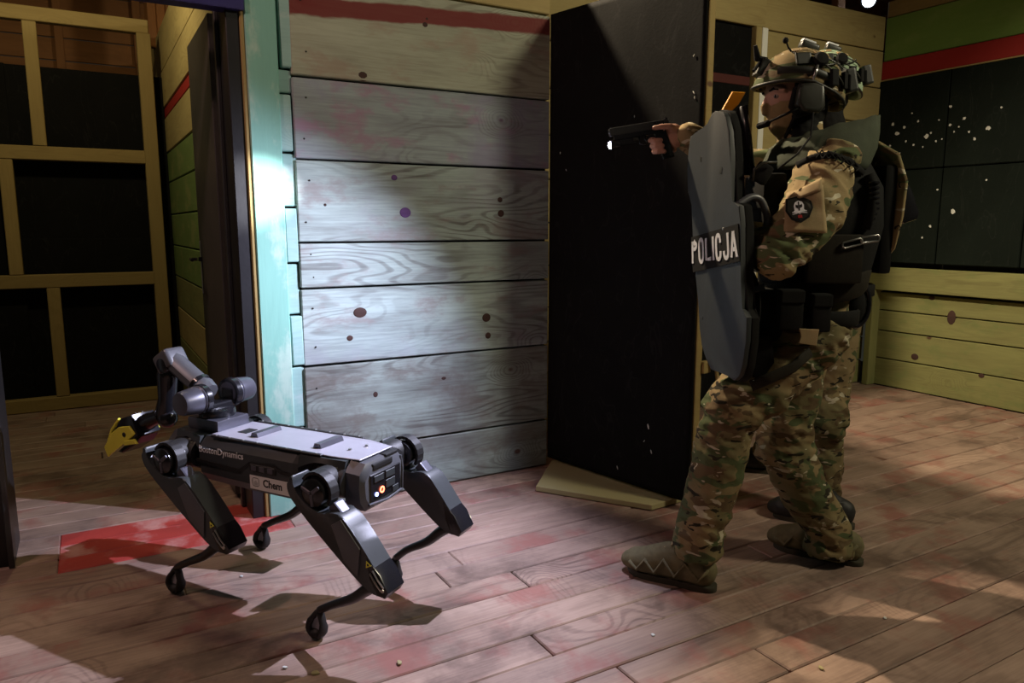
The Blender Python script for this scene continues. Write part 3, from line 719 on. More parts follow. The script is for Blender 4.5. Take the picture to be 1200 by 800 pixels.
rp('upper_arm_collar', MB().tube([SH + ua * .042, SH + ua * .056], [(.039, .042)] * 2, 12, ref=(0, 0, 1)), M['gloss_black'], arm, auto=35)
WR = V(.515, .02, .545)
rp('elbow', MB().box(EL + V(.012, 0, .0), (.082, .082, .068), rot=Matrix.Rotation(.55, 4, 'Y'), bev=.016, seg=3), M['shell_grey'], arm, auto=40)
rp('elbow_cap', MB().lathe(EL + V(.012, -.042, -.01), (0, 1, 0), [(0, .02), (.004, .030), (.080, .030), (.084, .02)], 20), M['gloss_black'], arm, auto=40)
fa = (WR - EL).normalized()
rp('forearm', MB().tube([EL + V(.018, 0, -.012), EL + V(.018, 0, 0) + fa * .06, WR - fa * .06, WR, WR + fa * .018], [(.035, .033), (.036, .034), (.030, .030), (.034, .034), (.026, .026)], 16, ref=(1, 0, 0)), M['gloss_black'], arm, smooth=True)
rp('wrist_bulb', MB().ball(WR + V(-.012, 0, -.012), (.036, .034, .036), 16), M['gloss_black'], arm, smooth=True)
HD = V(.735, .02, .452); wa = (HD - WR).normalized()
rp('wrist', MB().tube([WR + wa * .02, WR + wa * .07, WR + wa * .10, WR + wa * .115], [(.026, .026), (.026, .028), (.032, .034), (.030, .032)], 16, ref=(0, 0, 1)), M['gloss_black'], arm, auto=40)
gw = frame_matrix(WR + wa * .115, wa, V(0, 1, 0), wa.cross(V(0, 1, 0)).normalized())
if (gw.to_3x3() @ V(0, 0, 1)).z < 0: gw = frame_matrix(WR + wa * .115, wa, V(0, -1, 0), wa.cross(V(0, -1, 0)).normalized())
gw = gw @ Matrix.Scale(1.3, 4)
gr = empty('gripper', (0, 0, 0), 0, robot)
rp('palm', MB(gw).prism([V(0, -.036, -.03), V(.0, -.036, .03), V(.05, -.036, .034), (.115, -.036, -.004), (.075, -.036, -.034)], (0, .072, 0), bev=.006), M['gloss_black'], gr, auto=40)
for y in (-.041, .036):
    jw = rp('jaw', MB(gw).prism([V(.004, y, -.022), V(.014, y, .004), V(.06, y, .014), V(.10, y, .006), V(.150, y, -.020), V(.148, y, -.050), V(.10, y, -.040), V(.05, y, -.032)], (0, .006, 0), bev=.002, seg=1), M['yellow'], gr)
    rp('pivot', MB(gw).lathe(V(.045, y + (.006 if y > 0 else 0), -.012), (0, 1 if y > 0 else -1, 0), [(0, .007), (.002, .006), (.0025, .001)], 12), M['rubber_black'], jw)
for y in (-.036, .030):
    rp('jaw_edge', MB(gw).tube([V(.055, y + .003, .034), V(.10, y + .003, .016), V(.152, y + .003, -.026)], .005, 8), M['yellow'], gr)
rp('jaw_plate', MB(gw).prism([V(.06, -.03, .028), V(.10, -.03, .012), V(.15, -.03, -.028), V(.12, -.03, -.030), V(.08, -.03, -.006)], (0, .06, 0), bev=.002, seg=1), M['shell_grey'], gr)
rp('lower_finger', MB(gw).prism([V(.0, -.03, -.034), V(.03, -.03, -.048), V(.10, -.03, -.055), V(.118, -.03, -.046), V(.07, -.03, -.036)], (0, .06, 0), bev=.004, seg=1), M['gloss_black'], gr)
rp('finger_link', MB(gw).prism([V(.0, .04, -.05), V(.005, .04, -.035), V(.05, .04, -.028), V(.055, .04, -.040)], (0, .008, 0), bev=.002, seg=1), M['yellow'], gr)
for x, y in ((.016, .01), (.026, -.006), (.016, -.012)): rp('screw', MB(gw).lathe(V(x, y, .033), (0, 0, 1), [(0, .003), (.002, .0028), (.0025, .0005)], 8), M['screw'], gr)
# ================================================================ people, shield, pistol
from mathutils.bvhtree import BVHTree
M['camo_top'] = camo('tan_camouflage_cloth', 1.2, 0, .035)
M['camo_pants'] = camo('olive_camouflage_cloth', .85, 3.3)
M['camo_helmet'] = camo('camouflage_helmet_cover', .95, 7.7)
M['camo_dark'] = camo('darker_camouflage_cloth', .75, 5.1)  # darker camouflage for the second officer's trousers
M['skin'] = plain('skin', (.50, .27, .19), .5, 0, .12, 40)
M['balaclava'] = plain('tan_balaclava', (.27, .19, .085), .9, 0, .1, 60, .2)
M['olive'] = plain('dark_olive_cloth', (.042, .052, .028), .9, 0, .15, 30, .2)
M['vest'] = plain('black_nylon', (.0075, .0075, .007), .85, 0, .2, 60, .25, .2)
M['vest_brown'] = plain('dark_brown_nylon', (.018, .015, .010), .85, 0, .2, 50, .2, .2)
M['helmet_plastic'] = plain('dark_olive_plastic', (.016, .017, .012), .5, 0, .15, 30)
M['earcup'] = plain('grey_green_plastic', (.032, .033, .026), .4, 0, .12, 20)
M['boot'] = plain('olive_suede_boot', (.145, .125, .060), .8, 0, .2, 50, .2)
M['sole'] = plain('dark_boot_sole', (.040, .035, .020), .85)
M['boot_black'] = plain('black_boot', (.014, .014, .014), .6)
M['tan'] = plain('coyote_tan_cloth', (.36, .26, .13), .85, 0, .12, 40, .2)
M['shield'] = plain('slate_shield_paint', (.020, .0245, .027), .55, 0, .12, 14, .06)
M['slide'] = plain('gunmetal', (.085, .085, .09), .3, .7, .1)
M['orange'] = plain('orange_plastic', (.80, .34, .012), .45, 0, .06)
M['eye_white'] = plain('eye_white', (.26, .21, .18), .4)
M['eye_dark'] = plain('dark_eye', (.02, .012, .008), .2)
M['lens'] = plain('lit_flashlight_lens', (.72, .74, 1.0), .3, emit=60)
M['print_grey'] = plain('reflective_grey_print', (.62, .64, .66), .5, 0, .04)
M['patch_red'] = plain('red_thread', (.5, .03, .03), .8)

def gnd(u, v):
    a, b = (u - 600) / FPX, (v - 400) / FPX; r = Vector((a, _c - b * _s, -_s - b * _c)); return Vector((0, 0, CAMH)) + r * (-CAMH / r.z)
def join_meshes(parts, name):
    """parts: list of (mesh, material index or function(face centre)->index); one mesh"""
    bm = bmesh.new()
    for me, mi in parts:
        n0 = len(bm.faces); bm.from_mesh(me); bm.faces.ensure_lookup_table()
        for f in bm.faces[n0:]: f.material_index = mi(f.calc_center_median()) if callable(mi) else mi; f.smooth = True
        bpy.data.meshes.remove(me)
    out = bpy.data.meshes.new(name); bm.to_mesh(out); bm.free(); return out
def wrinkle(me, joints, base=.0022, amp=.008, freq=13, seed=0):
    me.update(); nr = [v.normal.copy() for v in me.vertices]
    for v, n_ in zip(me.vertices, nr):
        p = v.co; a = base
        for j, r in joints: a += amp * math.exp(-((p - j).length / r) ** 2)
        q = Vector((p.x * freq * .75 + seed, p.y * freq * .75, p.z * freq * 1.5 + 2.2 * p.x * freq * .3))
        w = 1 - 2 * abs(noise.noise(q)) ; w2 = noise.noise(q * .45 + Vector((7, 3, 1)))
        v.co = p + n_ * (a * (w * .9 - .45) + a * .7 * w2)
def bvh_of(o):
    bpy.context.view_layer.update(); bm = bmesh.new(); bm.from_mesh(o.data); t = BVHTree.FromBMesh(bm); bm.free(); return t
def surf(trees, u, v):
    d = (at(u, v, 2.0) - V(0, 0, CAMH)).normalized(); best = None
    for t in trees:
        h = t.ray_cast(V(0, 0, CAMH), d)
        if h[0] is not None and (best is None or h[3] < best[3]): best = h
    return (best[0], best[1]) if best else None

def boot(parent, heel, toe, matu, zig=True, height=.10, pitch=0.0, shaft_lean=(0, 0)):
    X = (toe - heel); X.z = 0; X.normalize(); Y = UP.cross(X)
    Mx = frame_matrix(V(heel.x, heel.y, max(heel.z, 0)), X, Y, UP) @ Matrix.Rotation(pitch, 4, 'Y')
    mb = MB(Mx)
    mb.tube([V(.012, 0, .058), V(.07, 0, .072), V(.13, 0, .072), V(.18, 0, .060), V(.225, 0, .050), V(.265, 0, .046), V(.280, 0, .042)], [(.056, .042), (.070, .046), (.068, .046), (.056, .050), (.046, .052), (.040, .046), (.030, .034)], 14, ref=(0, 0, 1), round_ends=True)
    mb.tube([V(.055, 0, .05), V(.06 + shaft_lean[0] * .5, 0, .12), V(.05 + shaft_lean[0], 0, height + .03)], [(.058, .043), (.056, .044), (.055, .047)], 14, ref=(1, 0, 0))
    me = remeshed(mb, .006, 5); wrinkle(me, [], .0012, 0, 30)
    b = mobj('boot', me, matu, parent, True)
    so = [(-.024, -.03), (-.034, 0), (-.024, .03), (.03, .041), (.10, .036), (.17, .046), (.23, .047), (.28, .034), (.302, .0), (.28, -.034), (.23, -.046), (.17, -.043), (.10, -.034), (.03, -.04)]
    MB(Mx).prism(chaikin([V(x * .955, y * .99, .0) for x, y in so], 2), (0, 0, .020), bev=.005).build('sole', M['sole'], b, auto=40)
    if zig:
        for sy in (-1, 1):
            z = MB(Mx); pts = [V(x, sy * y, zz) for x, y, zz in ((-.01, .040, .085), (.02, .044, .040), (.065, .046, .092), (.10, .046, .038), (.14, .047, .088), (.17, .050, .036), (.205, .050, .074), (.232, .051, .034), (.262, .044, .056))]
            z.tube(pts, [(.006, .009)] * len(pts), 8); z.build('welt_overlay', matu, b, smooth=True)
        for k in range(5):
            x = .120 + k * .024; zz = .142 - k * .013
            MB(Mx).tube([V(x, -.024, zz - .006), V(x + .004, 0, zz + .003), V(x, .024, zz - .006)], .003, 6).build('lace', M['tan'], b)
    return b

def helmet(parent, Mx, mat):
    """Mx: head frame, X forward, Y left, Z up"""
    h = empty('helmet', (0, 0, 0), 0, parent)
    def cut(a):      # lower rim height by azimuth (0 = front)
        c = math.cos(a); s = abs(math.sin(a))
        return .030 * max(c, 0) + (-.050) * max(-c, 0) ** .8 + .022 * s * s
    def prof(a, t, r=(.148, .119, .150), off=0.0):
        zc = cut(a); z = zc + (r[2] - zc) * math.sin(t * math.pi / 2); k = math.sqrt(max(0, 1 - (z / r[2]) ** 2)) if z < r[2] else 0
        return V((-.012) + (r[0] + off) * k * math.cos(a), (r[1] + off) * k * math.sin(a), z + .012)
    def shell_mb(off=0, t0=0, t1=.999, n=14, a0=0, a1=2 * math.pi, na=40, closed=True):
        bm = MB(Mx); rings = [[prof(a0 + (a1 - a0) * j / (na if closed else na - 1), t0 + (t1 - t0) * i / n, off=off) for j in range(na)] for i in range(n + 1)]
        return bm.loft(rings, cap=False) if closed else bm
    sh = shell_mb().build('helmet_shell', mat, h, smooth=True)
    q = sh.modifiers.new('t', 'SOLIDIFY'); q.thickness = .011; q.offset = -1
    MB(Mx).tube([prof(2 * math.pi * j / 40, .02) for j in range(40)], [(.005, .006)] * 40, 8, closed=True).build('rim', M['helmet_plastic'], h, smooth=True)
    for sy in (-1, 1):
        pts = [prof(sy * a, .20 - .03 * (a - 1), off=.006) for a in (.75, .95, 1.15, 1.4, 1.65, 1.9, 2.15)]
        rl = MB(Mx).tube(pts, [(.011, .004)] * 7, 8, ref=(0, 0, 1)).build('side_rail', M['helmet_plastic'], h, auto=50)
        rl_p = prof(sy * 1.35, .40, off=.008)
        MB(Mx).box(rl_p, (.050, .012, .040), rot=Matrix.Rotation(sy * .35, 4, 'X'), bev=.006).build('rail_block', M['helmet_plastic'], rl)
        MB(Mx).lathe(prof(sy * 1.78, .40, off=.004), (0, sy, .3), [(0, .022), (.012, .024), (.02, .018), (.022, .004)], 16).build('rail_knob', M['vest'], rl, auto=40)
    MB(Mx).box(prof(0, .35, off=.008), (.022, .05, .055), rot=Matrix.Rotation(-.45, 4, 'Y'), bev=.004).build('visor_mount', M['helmet_plastic'], h)
    p0 = prof(0, .50, off=.015)
    MB(Mx).tube([p0, p0 + V(.03, 0, .008), p0 + V(.042, .012, .045)], [.011, .012, .006], 8).tube([p0 + V(.02, .01, .0), p0 + V(.05, .02, -.035)], .006, 8).build('mount_arm', M['vest'], h)
    st = MB(Mx).box(prof(math.pi * .93, .86, off=.016) + V(.01, 0, .006), (.062, .036, .026), rot=Matrix.Rotation(-.35, 4, 'Y'), bev=.009, seg=3).build('strobe', M['earcup'], h, auto=50)
    MB(Mx).box(prof(math.pi * .93, .86, off=.016) + V(.012, 0, .020), (.045, .026, .014), rot=Matrix.Rotation(-.35, 4, 'Y'), bev=.005).build('strobe_cap', M['white_print'], st)
    MB(Mx).box(prof(math.pi, .30, off=.018), (.035, .085, .075), rot=Matrix.Rotation(.2, 4, 'Y'), bev=.008).build('battery_pack', M['helmet_plastic'], h)
    for k, a in enumerate((2.0, 2.35, 2.7)):
        MB(Mx).box(prof(a, .18 + .03 * k, off=.010), (.03, .014, .05), rot=Matrix.Rotation(a - math.pi / 2, 4, 'Z'), bev=.005).build('buckle', M['vest'], h)
    for a, t in ((1.95, .62), (1.5, .70), (2.3, .60), (1.1, .66)):
        MB(Mx).box(prof(a, t, off=.003), (.022, .006, .014), rot=Matrix.Rotation(a - math.pi / 2, 4, 'Z') @ Matrix.Rotation(.8, 4, 'X'), bev=.002, seg=1).build('hook_patch', M['tan'], h)
    for a0, a1, t0, t1 in ((1.45, 2.5, .55, .38), (1.75, 2.55, .30, .50), (.95, 1.35, .62, .46), (1.6, 2.3, .42, .12)):
        pts = [prof(a0 + (a1 - a0) * k / 6, t0 + (t1 - t0) * k / 6, off=.010 + .006 * math.sin(math.pi * k / 6)) for k in range(7)]
        MB(Mx).tube(pts, .0028, 6).build('cable', M['earcup'], h, smooth=True)
    pk = prof(.95, .62, off=.008)
    MB(Mx).tube([pk, pk + V(.010, 0, .012), pk + V(.018, 0, .03)], .003, 6).ball(pk + V(.020, 0, .034), (.010, .008, .010), 10).build('lens_nub', M['vest'], h, smooth=True)
    return h

def head_mesh(Mx):
    mb = MB(Mx)
    mb.ball((-.005, 0, .02), (.098, .076, .112), 20); mb.ball((.030, 0, -.045), (.058, .055, .066), 16)
    mb.tube([V(.086, 0, .020), V(.098, 0, -.010), V(.092, 0, -.022)], [.008, .010, .008], 10, round_ends=True)
    for sy in (-1, 1):
        mb.tube([V(.082, sy * .014, .030), V(.078, sy * .045, .034), V(.060, sy * .062, .026)], [.010, .010, .008], 8, round_ends=True)
        mb.ball((-.012, sy * .076, -.005), (.022, .010, .032), 10)
    mb.tube([V(-.02, 0, -.05), V(-.03, 0, -.15)], [.058, .062], 14)
    return remeshed(mb, .0045, 3)

def person_gear(root, Mx, mat_h):
    helmet(root, Mx, mat_h)
    bl = MB(Mx)
    bl.ball((.024, 0, -.050), (.064, .060, .070), 18); bl.ball((-.01, 0, -.02), (.098, .080, .095), 18); bl.tube([V(-.01, 0, -.06), V(-.028, 0, -.15)], [.070, .072], 16)
    bl.tube([V(.084, 0, -.006), V(.101, 0, -.014), V(.094, 0, -.034)], [.011, .012, .012], 10, round_ends=True)
    me = remeshed(bl, .005, 3); inv = Mx.inverted()
    bm = bmesh.new(); bm.from_mesh(me); rm = [f for f in bm.faces if (lambda p: p.z > -.006 - .06 * max(0, .06 - p.x) * (1 if p.x > .0 else 0) + (.0 if p.x > .03 else .03) and p.x > .0)(inv @ f.calc_center_median())]
    bmesh.ops.delete(bm, geom=rm, context='FACES')
    hd_ = bm.copy(); bmesh.ops.delete(hd_, geom=[f for f in hd_.faces if (inv @ f.calc_center_median()).x > .034], context='FACES')
    bmesh.ops.delete(bm, geom=[f for f in bm.faces if (inv @ f.calc_center_median()).x <= .028], context='FACES')
    bm.to_mesh(me); bm.free(); wrinkle(me, [], .0015, 0, 40)
    mobj('balaclava', me, M['balaclava'], root, True)
    me2 = bpy.data.meshes.new('hood'); hd_.to_mesh(me2); hd_.free(); wrinkle(me2, [], .002, 0, 30)
    mobj('hood', me2, M['vest'], root, True)
    for sy in (-1, 1):
        e = MB(Mx).ball((.069, sy * .035, .010), (.0125, .012, .0105), 12).build('eye', M['eye_white'], root, smooth=True)
        MB(Mx).ball((.0785, sy * .0375, .010), (.0045, .0060, .0055), 10).build('iris', M['eye_dark'], e, smooth=True)
        MB(Mx).tube([V(.090, sy * .022, .029), V(.086, sy * .042, .033), V(.074, sy * .056, .028)], [.003, .0045, .003], 8).build('eyebrow', M['vest_brown'], root, smooth=True)
        ec = MB(Mx).prism([V(.035, sy * .086, .018), V(.030, sy * .086, .034), V(-.022, sy * .086, .040), V(-.045, sy * .086, .028), V(-.048, sy * .086, -.035), V(-.030, sy * .086, -.055), V(.020, sy * .086, -.050), V(.042, sy * .086, -.028)], (0, sy * .036, 0), bev=.012, seg=3).build('ear_cup', M['earcup'], root, auto=60)
        MB(Mx).prism([V(.040, sy * .075, .028), V(-.050, sy * .075, .045), V(-.060, sy * .075, -.045), V(.03, sy * .075, -.066), V(.055, sy * .075, -.03)], (0, sy * .022, 0), bev=.008).build('ear_cushion', M['vest'], ec, auto=60)
        MB(Mx).tube([V(-.005, sy * .110, .030), V(-.01, sy * .125, .060), V(-.02, sy * .118, .085)], .0045, 8).build('ear_cup_arm', M['metal'], ec, smooth=True)
        MB(Mx).tube([V(.03, sy * .088, .05), V(.032, sy * .085, .0), V(.028, sy * .07, -.06), V(.040, sy * .03, -.115), V(.042, 0, -.118)], [(.005, .010)] * 5, 8, ref=(1, 0, 0)).build('chin_strap', M['vest'], root, smooth=True)
        if sy > 0: MB(Mx).tube([V(.03, .112, -.035), V(.065, .10, -.052), V(.098, .055, -.068), V(.112, .035, -.072)], [.005, .004, .0035, .0035], 8).tube([V(.106, .045, -.074), V(.122, .020, -.078)], [.011, .010], 10, round_ends=True).build('microphone_boom', M['vest'], root, smooth=True)
    MB(Mx).tube([V(-.02, -.08, .02), V(-.06, -.07, -.02), V(-.095, 0, -.05), V(-.06, .07, -.02), V(-.02, .08, .02)], [(.022, .012)] * 5, 8).build('nape_pad', M['vest'], root, smooth=True)

# ---------------------------------------------------------------- shield (outline in its own upright plane)
SL, SR = V(.592, 2.5, 0), V(.676, 2.2, 0)
sdir = (SR - SL).normalized(); snrm = V(sdir.y, -sdir.x, 0)
if snrm.x > 0: snrm = -snrm                       # outward face, towards the door
def on_shield(u, v, off=0.0):
    r = at(u, v, 1.0) - V(0, 0, CAMH); t = (SL - snrm * (-off) - V(0, 0, CAMH)).dot(snrm) / r.dot(snrm)
    return V(0, 0, CAMH) + r * t
shield = props(empty('ballistic_shield', V(.64, 2.35, .62)), 'dark slate ballistic shield with white lettering held before the officer', 'shield')
def kid(o, root):
    """keep world placement when parented to an offset root"""
    o.parent = root; o.matrix_parent_inverse = Matrix.Translation(-Vector(root.location)); return o
so = [(834, 133), (838, 130), (847, 131), (850, 137), (854, 153), (856, 190), (857, 236), (866, 241), (868, 265), (868, 330), (869, 362), (875, 372), (874, 400), (870, 428), (866, 441), (860, 446), (852, 440), (843, 436), (833, 433), (827, 420), (822, 404), (820, 385), (818, 350), (815, 322), (812, 280), (811, 240), (806, 225), (805, 198), (807, 175), (809, 160), (814, 156), (822, 152), (829, 146)]
kid(MB().prism([on_shield(u, v) for u, v in so], -snrm * .018, bev=.003).build('plate', M['shield'], None, auto=40), shield)
bk = [on_shield(u, v) - snrm * .018 for u, v in so]; cen = sum(bk, V(0, 0, 0)) / len(bk)
kid(MB().prism([p + (p - cen) * .012 for p in bk], -snrm * .026, bev=.005).build('rubber_edge', M['vest'], None, auto=40), shield)
tp = [on_shield(u, v, .0) for u, v in ((811, 278), (866, 262), (868, 306), (813, 319))]
pl_ = kid(MB().prism([p + snrm * .0005 for p in tp], snrm * .003).build('name_plate', M['vest'], None), shield)
def block_letters(word, wd=.56, gap=.13, st=.17, depth=.0012):
    """heavy condensed capitals from flat strokes; unit height"""
    arc = lambda cx, cy, rx, ry, a0, a1, n=8: [(cx + rx * math.cos(math.radians(a0 + (a1 - a0) * k / n)), cy + ry * math.sin(math.radians(a0 + (a1 - a0) * k / n))) for k in range(n + 1)]
    h = st / 2; w = wd - st
    G = {'P': [[(0, -h), (0, 1 - 2 * h + h)], [(-h, 1 - st), (w * .45, 1 - st)] + arc(w * .45, .69, w * .55, .5 - .5 + (1 - st) - .69, 90, -90) + [(0, .69 - ((1 - st) - .69))]],
         'O': [arc(w / 2, .5 - h, w / 2, .24, 0, 180)[:0] + arc(w / 2, .72 - h, w / 2, .28, 0, 180) + arc(w / 2, .28 - h, w / 2, .28, 180, 360) + [(w, .72 - h)]],
         'L': [[(0, 1 - h), (0, 0), (w * .95 + h, 0)]], 'I': [[(0, -h), (0, 1 - h)]],
         'C': [arc(w / 2, .72 - h, w / 2, .28, -10, 180) + arc(w / 2, .28 - h, w / 2, .28, 180, 370)],
         'J': [[(w, 1 - h)] + arc(w * .5, .26 - h, w / 2, .26, 0, -190)], 'A': [[(-.04, -h), (w / 2 - .01, 1 - h)], [(w + .04, -h), (w / 2 + .01, 1 - h)], [(w * .15, .22), (w * .85, .22)]]}
    bm = bmesh.new(); x = 0
    for ch in word:
        for pl in G[ch]:
            pts = [Vector((px + x, py + h, 0)) for px, py in pl]
            L_, R_ = [], []
            for i, p in enumerate(pts):
                t = (pts[min(i + 1, len(pts) - 1)] - pts[max(i - 1, 0)]).normalized(); nn = Vector((-t.y, t.x, 0)) * h
                if 0 < i < len(pts) - 1:
                    t1 = (p - pts[i - 1]).normalized(); nn = nn / max(.5, abs(t.dot(t1)))
                L_.append(p + nn); R_.append(p - nn)
            for z in (0, depth):
                a_ = [bm.verts.new(q + Vector((0, 0, z))) for q in L_]; b_ = [bm.verts.new(q + Vector((0, 0, z))) for q in R_]
                for i in range(len(a_) - 1):
                    try: bm.faces.new((b_[i], b_[i + 1], a_[i + 1], a_[i]))
                    except ValueError: pass
        x += (st if ch == 'I' else wd) + gap
    m_ = bpy.data.meshes.new('letters'); bm.to_mesh(m_); bm.free(); return m_
me = block_letters('POLICJA')
# fit the lettering to the name plate by bilinear mapping in the shield's plane
xs = [v.co.x for v in me.vertices]; ys = [v.co.y for v in me.vertices]; x0, x1, y0, y1 = min(xs), max(xs), min(ys), max(ys)
q = [on_shield(u, v, .0035) for u, v in ((811.5, 311), (865.5, 303), (863.5, 267), (811, 281))]
for v in me.vertices:
    a, b = (v.co.x - x0) / (x1 - x0), (v.co.y - y0) / (y1 - y0); z = v.co.z
    v.co = (q[0] * (1 - a) + q[1] * a) * (1 - b) + (q[3] * (1 - a) + q[2] * a) * b + snrm * (z + .0008)
kid(mobj('lettering', me, M['print_grey']), shield)
hnd = [at(866, 239, 2.26), at(880, 231, 2.275), at(892, 235, 2.285), at(899, 256, 2.29), at(894, 274, 2.285), at(870, 297, 2.265)]
grp = [at(862, 244, 2.41), at(866, 256, 2.425), at(866, 276, 2.425), at(862, 288, 2.41)]
kid(MB().tube(grp, .011, 10, round_ends=True).build('inner_grip', M['rubber_black'], None, smooth=True), shield)
kid(MB().tube(spline(hnd, .011)[0], .011, 10, round_ends=True).build('handle', M['shell_grey'], None, smooth=True), shield)
_sp = spline([at(868, 300, 2.28), at(882, 322, 2.27), at(888, 345, 2.265), at(886, 380, 2.27), at(872, 405, 2.28)], [(.020, .007)] * 5, 4)
kid(MB().tube(_sp[0], _sp[1], 10, ref=(0, 1, 0)).build('arm_strap', M['vest'], None, smooth=True), shield)
kid(MB().box(at(887, 338, 2.25), (.046, .016, .022), rot=Matrix.Rotation(-.25, 4, 'Y'), bev=.005).build('strap_buckle', M['gloss_black'], None), shield)
for u, v in ((848, 268), (816, 290), (866, 300)): kid(MB().lathe(on_shield(u, v, 0), snrm, [(0, .004), (.004, .0035), (.005, .0005)], 8).build('rivet', M['screw'], None), shield)
for u, v, r in ((821, 186, .007), (845, 200, .010), (823, 372, .006)):
    kid(MB().prism([on_shield(u, v, .0004) + sdir * r * math.cos(a) * random.uniform(.4, 1) + UP * r * 1.4 * math.sin(a) * random.uniform(.5, 1) for a in (2 * math.pi * j / 10 for j in range(10))], snrm * .0006).build('scuff', M['earcup'], None), shield)
b0 = at(873, 124, 2.55)
kid(MB().tube([at(871, 124, 2.52), at(877, 160, 2.53), at(883, 212, 2.54)], [.014, .011, .010], 12).build('black_tube', M['gloss_black'], None, smooth=True), shield)  # tube and bracket of unidentified use, built as part of the shield
kid(MB().prism([at(866, 123, 2.55), at(856, 143, 2.53), at(860, 190, 2.51), at(868, 205, 2.51), at(879, 205, 2.51), at(876, 128, 2.55)], V(.01, .022, 0), bev=.003).build('black_bracket', M['vest'], None), shield)
kid(MB().prism([at(845, 131, 2.56), at(858.5, 107, 2.58), at(874, 108, 2.58), at(866, 122, 2.565), at(851, 137, 2.55)], V(0, .012, 0), bev=.002, seg=1).build('orange_tab', M['orange'], None), shield)

# ---------------------------------------------------------------- pistol with a weapon light
mz, pr = at(714, 155.5, 2.635), at(782, 144.5, 2.64)
px_ = (mz - pr).normalized(); py_ = UP.cross(px_).normalized(); pz_ = px_.cross(py_)
PM = frame_matrix(mz, px_, py_, pz_)
pistol = props(empty('pistol', mz), 'black pistol with a lit white flashlight in outstretched hand', 'pistol')
def pk_(name, mb, mat, parent=None, **kw):
    o = mb.build(name, mat, None, **kw)
    if parent is None: return kid(o, pistol)
    o.parent = parent; return o
sl_ = pk_('slide', MB(PM).box((-.103, 0, .0), (.206, .027, .027), bev=.004), M['slide'])
for k in range(6): pk_('serration', MB(PM).box((-.185 + k * .006, .0138, 0), (.0022, .001, .02)), M['gloss_black'], sl_)
pk_('sight', MB(PM).box((-.008, 0, .016), (.006, .004, .006)).box((-.198, 0, .016), (.007, .02, .006)), M['gloss_black'])
pk_('barrel', MB(PM).lathe((-.004, 0, .002), (1, 0, 0), [(0, .008), (.006, .008), (.006, .005), (.0, .0048)], 14), M['slide'])
pk_('frame', MB(PM).box((-.098, 0, -.020), (.17, .025, .018), bev=.003), M['gloss_black'])
pk_('trigger_guard', MB(PM).tube([V(-.100, 0, -.028), V(-.100, 0, -.052), V(-.115, 0, -.060), V(-.140, 0, -.056), V(-.150, 0, -.044)], [(.003, .006)] * 5, 8), M['gloss_black'], smooth=True)
pk_('trigger', MB(PM).tube([V(-.125, 0, -.028), V(-.120, 0, -.040), V(-.125, 0, -.050)], .003, 6), M['gloss_black'])
pk_('grip', MB(PM).prism([V(-.150, -.0145, -.025), V(-.192, -.0145, -.02), V(-.212, -.0145, -.115), V(-.172, -.0145, -.118)], (0, .029, 0), bev=.007), M['gloss_black'], auto=50)
wl_ = pk_('weapon_light', MB(PM).box((-.052, 0, -.040), (.072, .026, .022), bev=.005), M['gloss_black'])
pk_('light_head', MB(PM).lathe((-.020, 0, -.042), (1, 0, 0), [(-.012, .012), (0, .016), (.022, .0165), (.022, .0145), (.016, .013)], 20), M['gloss_black'], wl_, auto=40)
pk_('lens', MB(PM).lathe((-.002, 0, -.042), (1, 0, 0), [(-.003, .0135), (.003, .0130), (.010, .009), (.0125, .001)], 20), M['lens'], wl_, smooth=True)
pk_('light_switch', MB(PM).box((-.085, .012, -.036), (.016, .006, .008), bev=.002), M['earcup'], wl_)
LENS = PM @ V(.012, 0, -.042)
AIM = room(-1.375, 0, 1.33)
for nm, aim, pw, sz, bl, cl_ in (('flashlight_spill', V(-1.0, 2.2, .3), FL_SPILL, 122, .75, (.74, .75, 1.0)), ('flashlight_core', AIM, FL_CORE, 14, 1.0, (.95, .95, 1.0))):
    lo_ = spot(nm, LENS, aim, pw, cl_, sz, bl, .008); kid(lo_, pistol)

# ---------------------------------------------------------------- officer with the shield
o1 = props(empty('person', (.95, 2.46, 0)), 'officer in tan camouflage aiming a lit pistol over the shield', 'person')
HM = frame_matrix(V(.915, 2.50, 1.602), V(-1, -.06, -.04).normalized(), V(.06, -1, 0).normalized(), V(0, 0, 1))
HM = frame_matrix(V(.915, 2.50, 1.602), HM.to_3x3() @ V(1, 0, 0), UP.cross(HM.to_3x3() @ V(1, 0, 0)).normalized(), (HM.to_3x3() @ V(1, 0, 0)).cross(UP.cross(HM.to_3x3() @ V(1, 0, 0)).normalized()).normalized())
shL, elL, wrL = at(966, 208, 2.34), at(911, 300, 2.245), at(884, 277, 2.37)
shR, elR = V(1.00, 2.685, 1.405), V(.80, 2.735, 1.405)
wrR = PM @ V(-.262, -.006, -.052)
hipL, hipR = V(.99, 2.41, .86), V(1.01, 2.59, .86)
knL, shinL, anL = at(853, 482, 2.36), at(838, 560, 2.36), at(820, 634, 2.355)
knR, shinR, anR = at(916, 520, 2.56), at(945, 580, 2.55), at(970, 632, 2.545)
mb = MB()
mb.tube([V(.99, 2.5, .82), V(.985, 2.5, .92), V(1.0, 2.5, 1.05), V(1.02, 2.5, 1.22), V(1.01, 2.5, 1.36), V(.985, 2.5, 1.44)], [(.12, .165), (.135, .175), (.13, .165), (.145, .185), (.125, .17), (.07, .09)], 20, ref=(1, 0, 0), round_ends=True)
mb.tube([V(1.0, 2.35, 1.40), V(1.0, 2.65, 1.42)], [.075, .075], 14, round_ends=True)
mb.tube([V(.97, 2.5, 1.42), V(.945, 2.5, 1.53)], [.065, .06], 12)
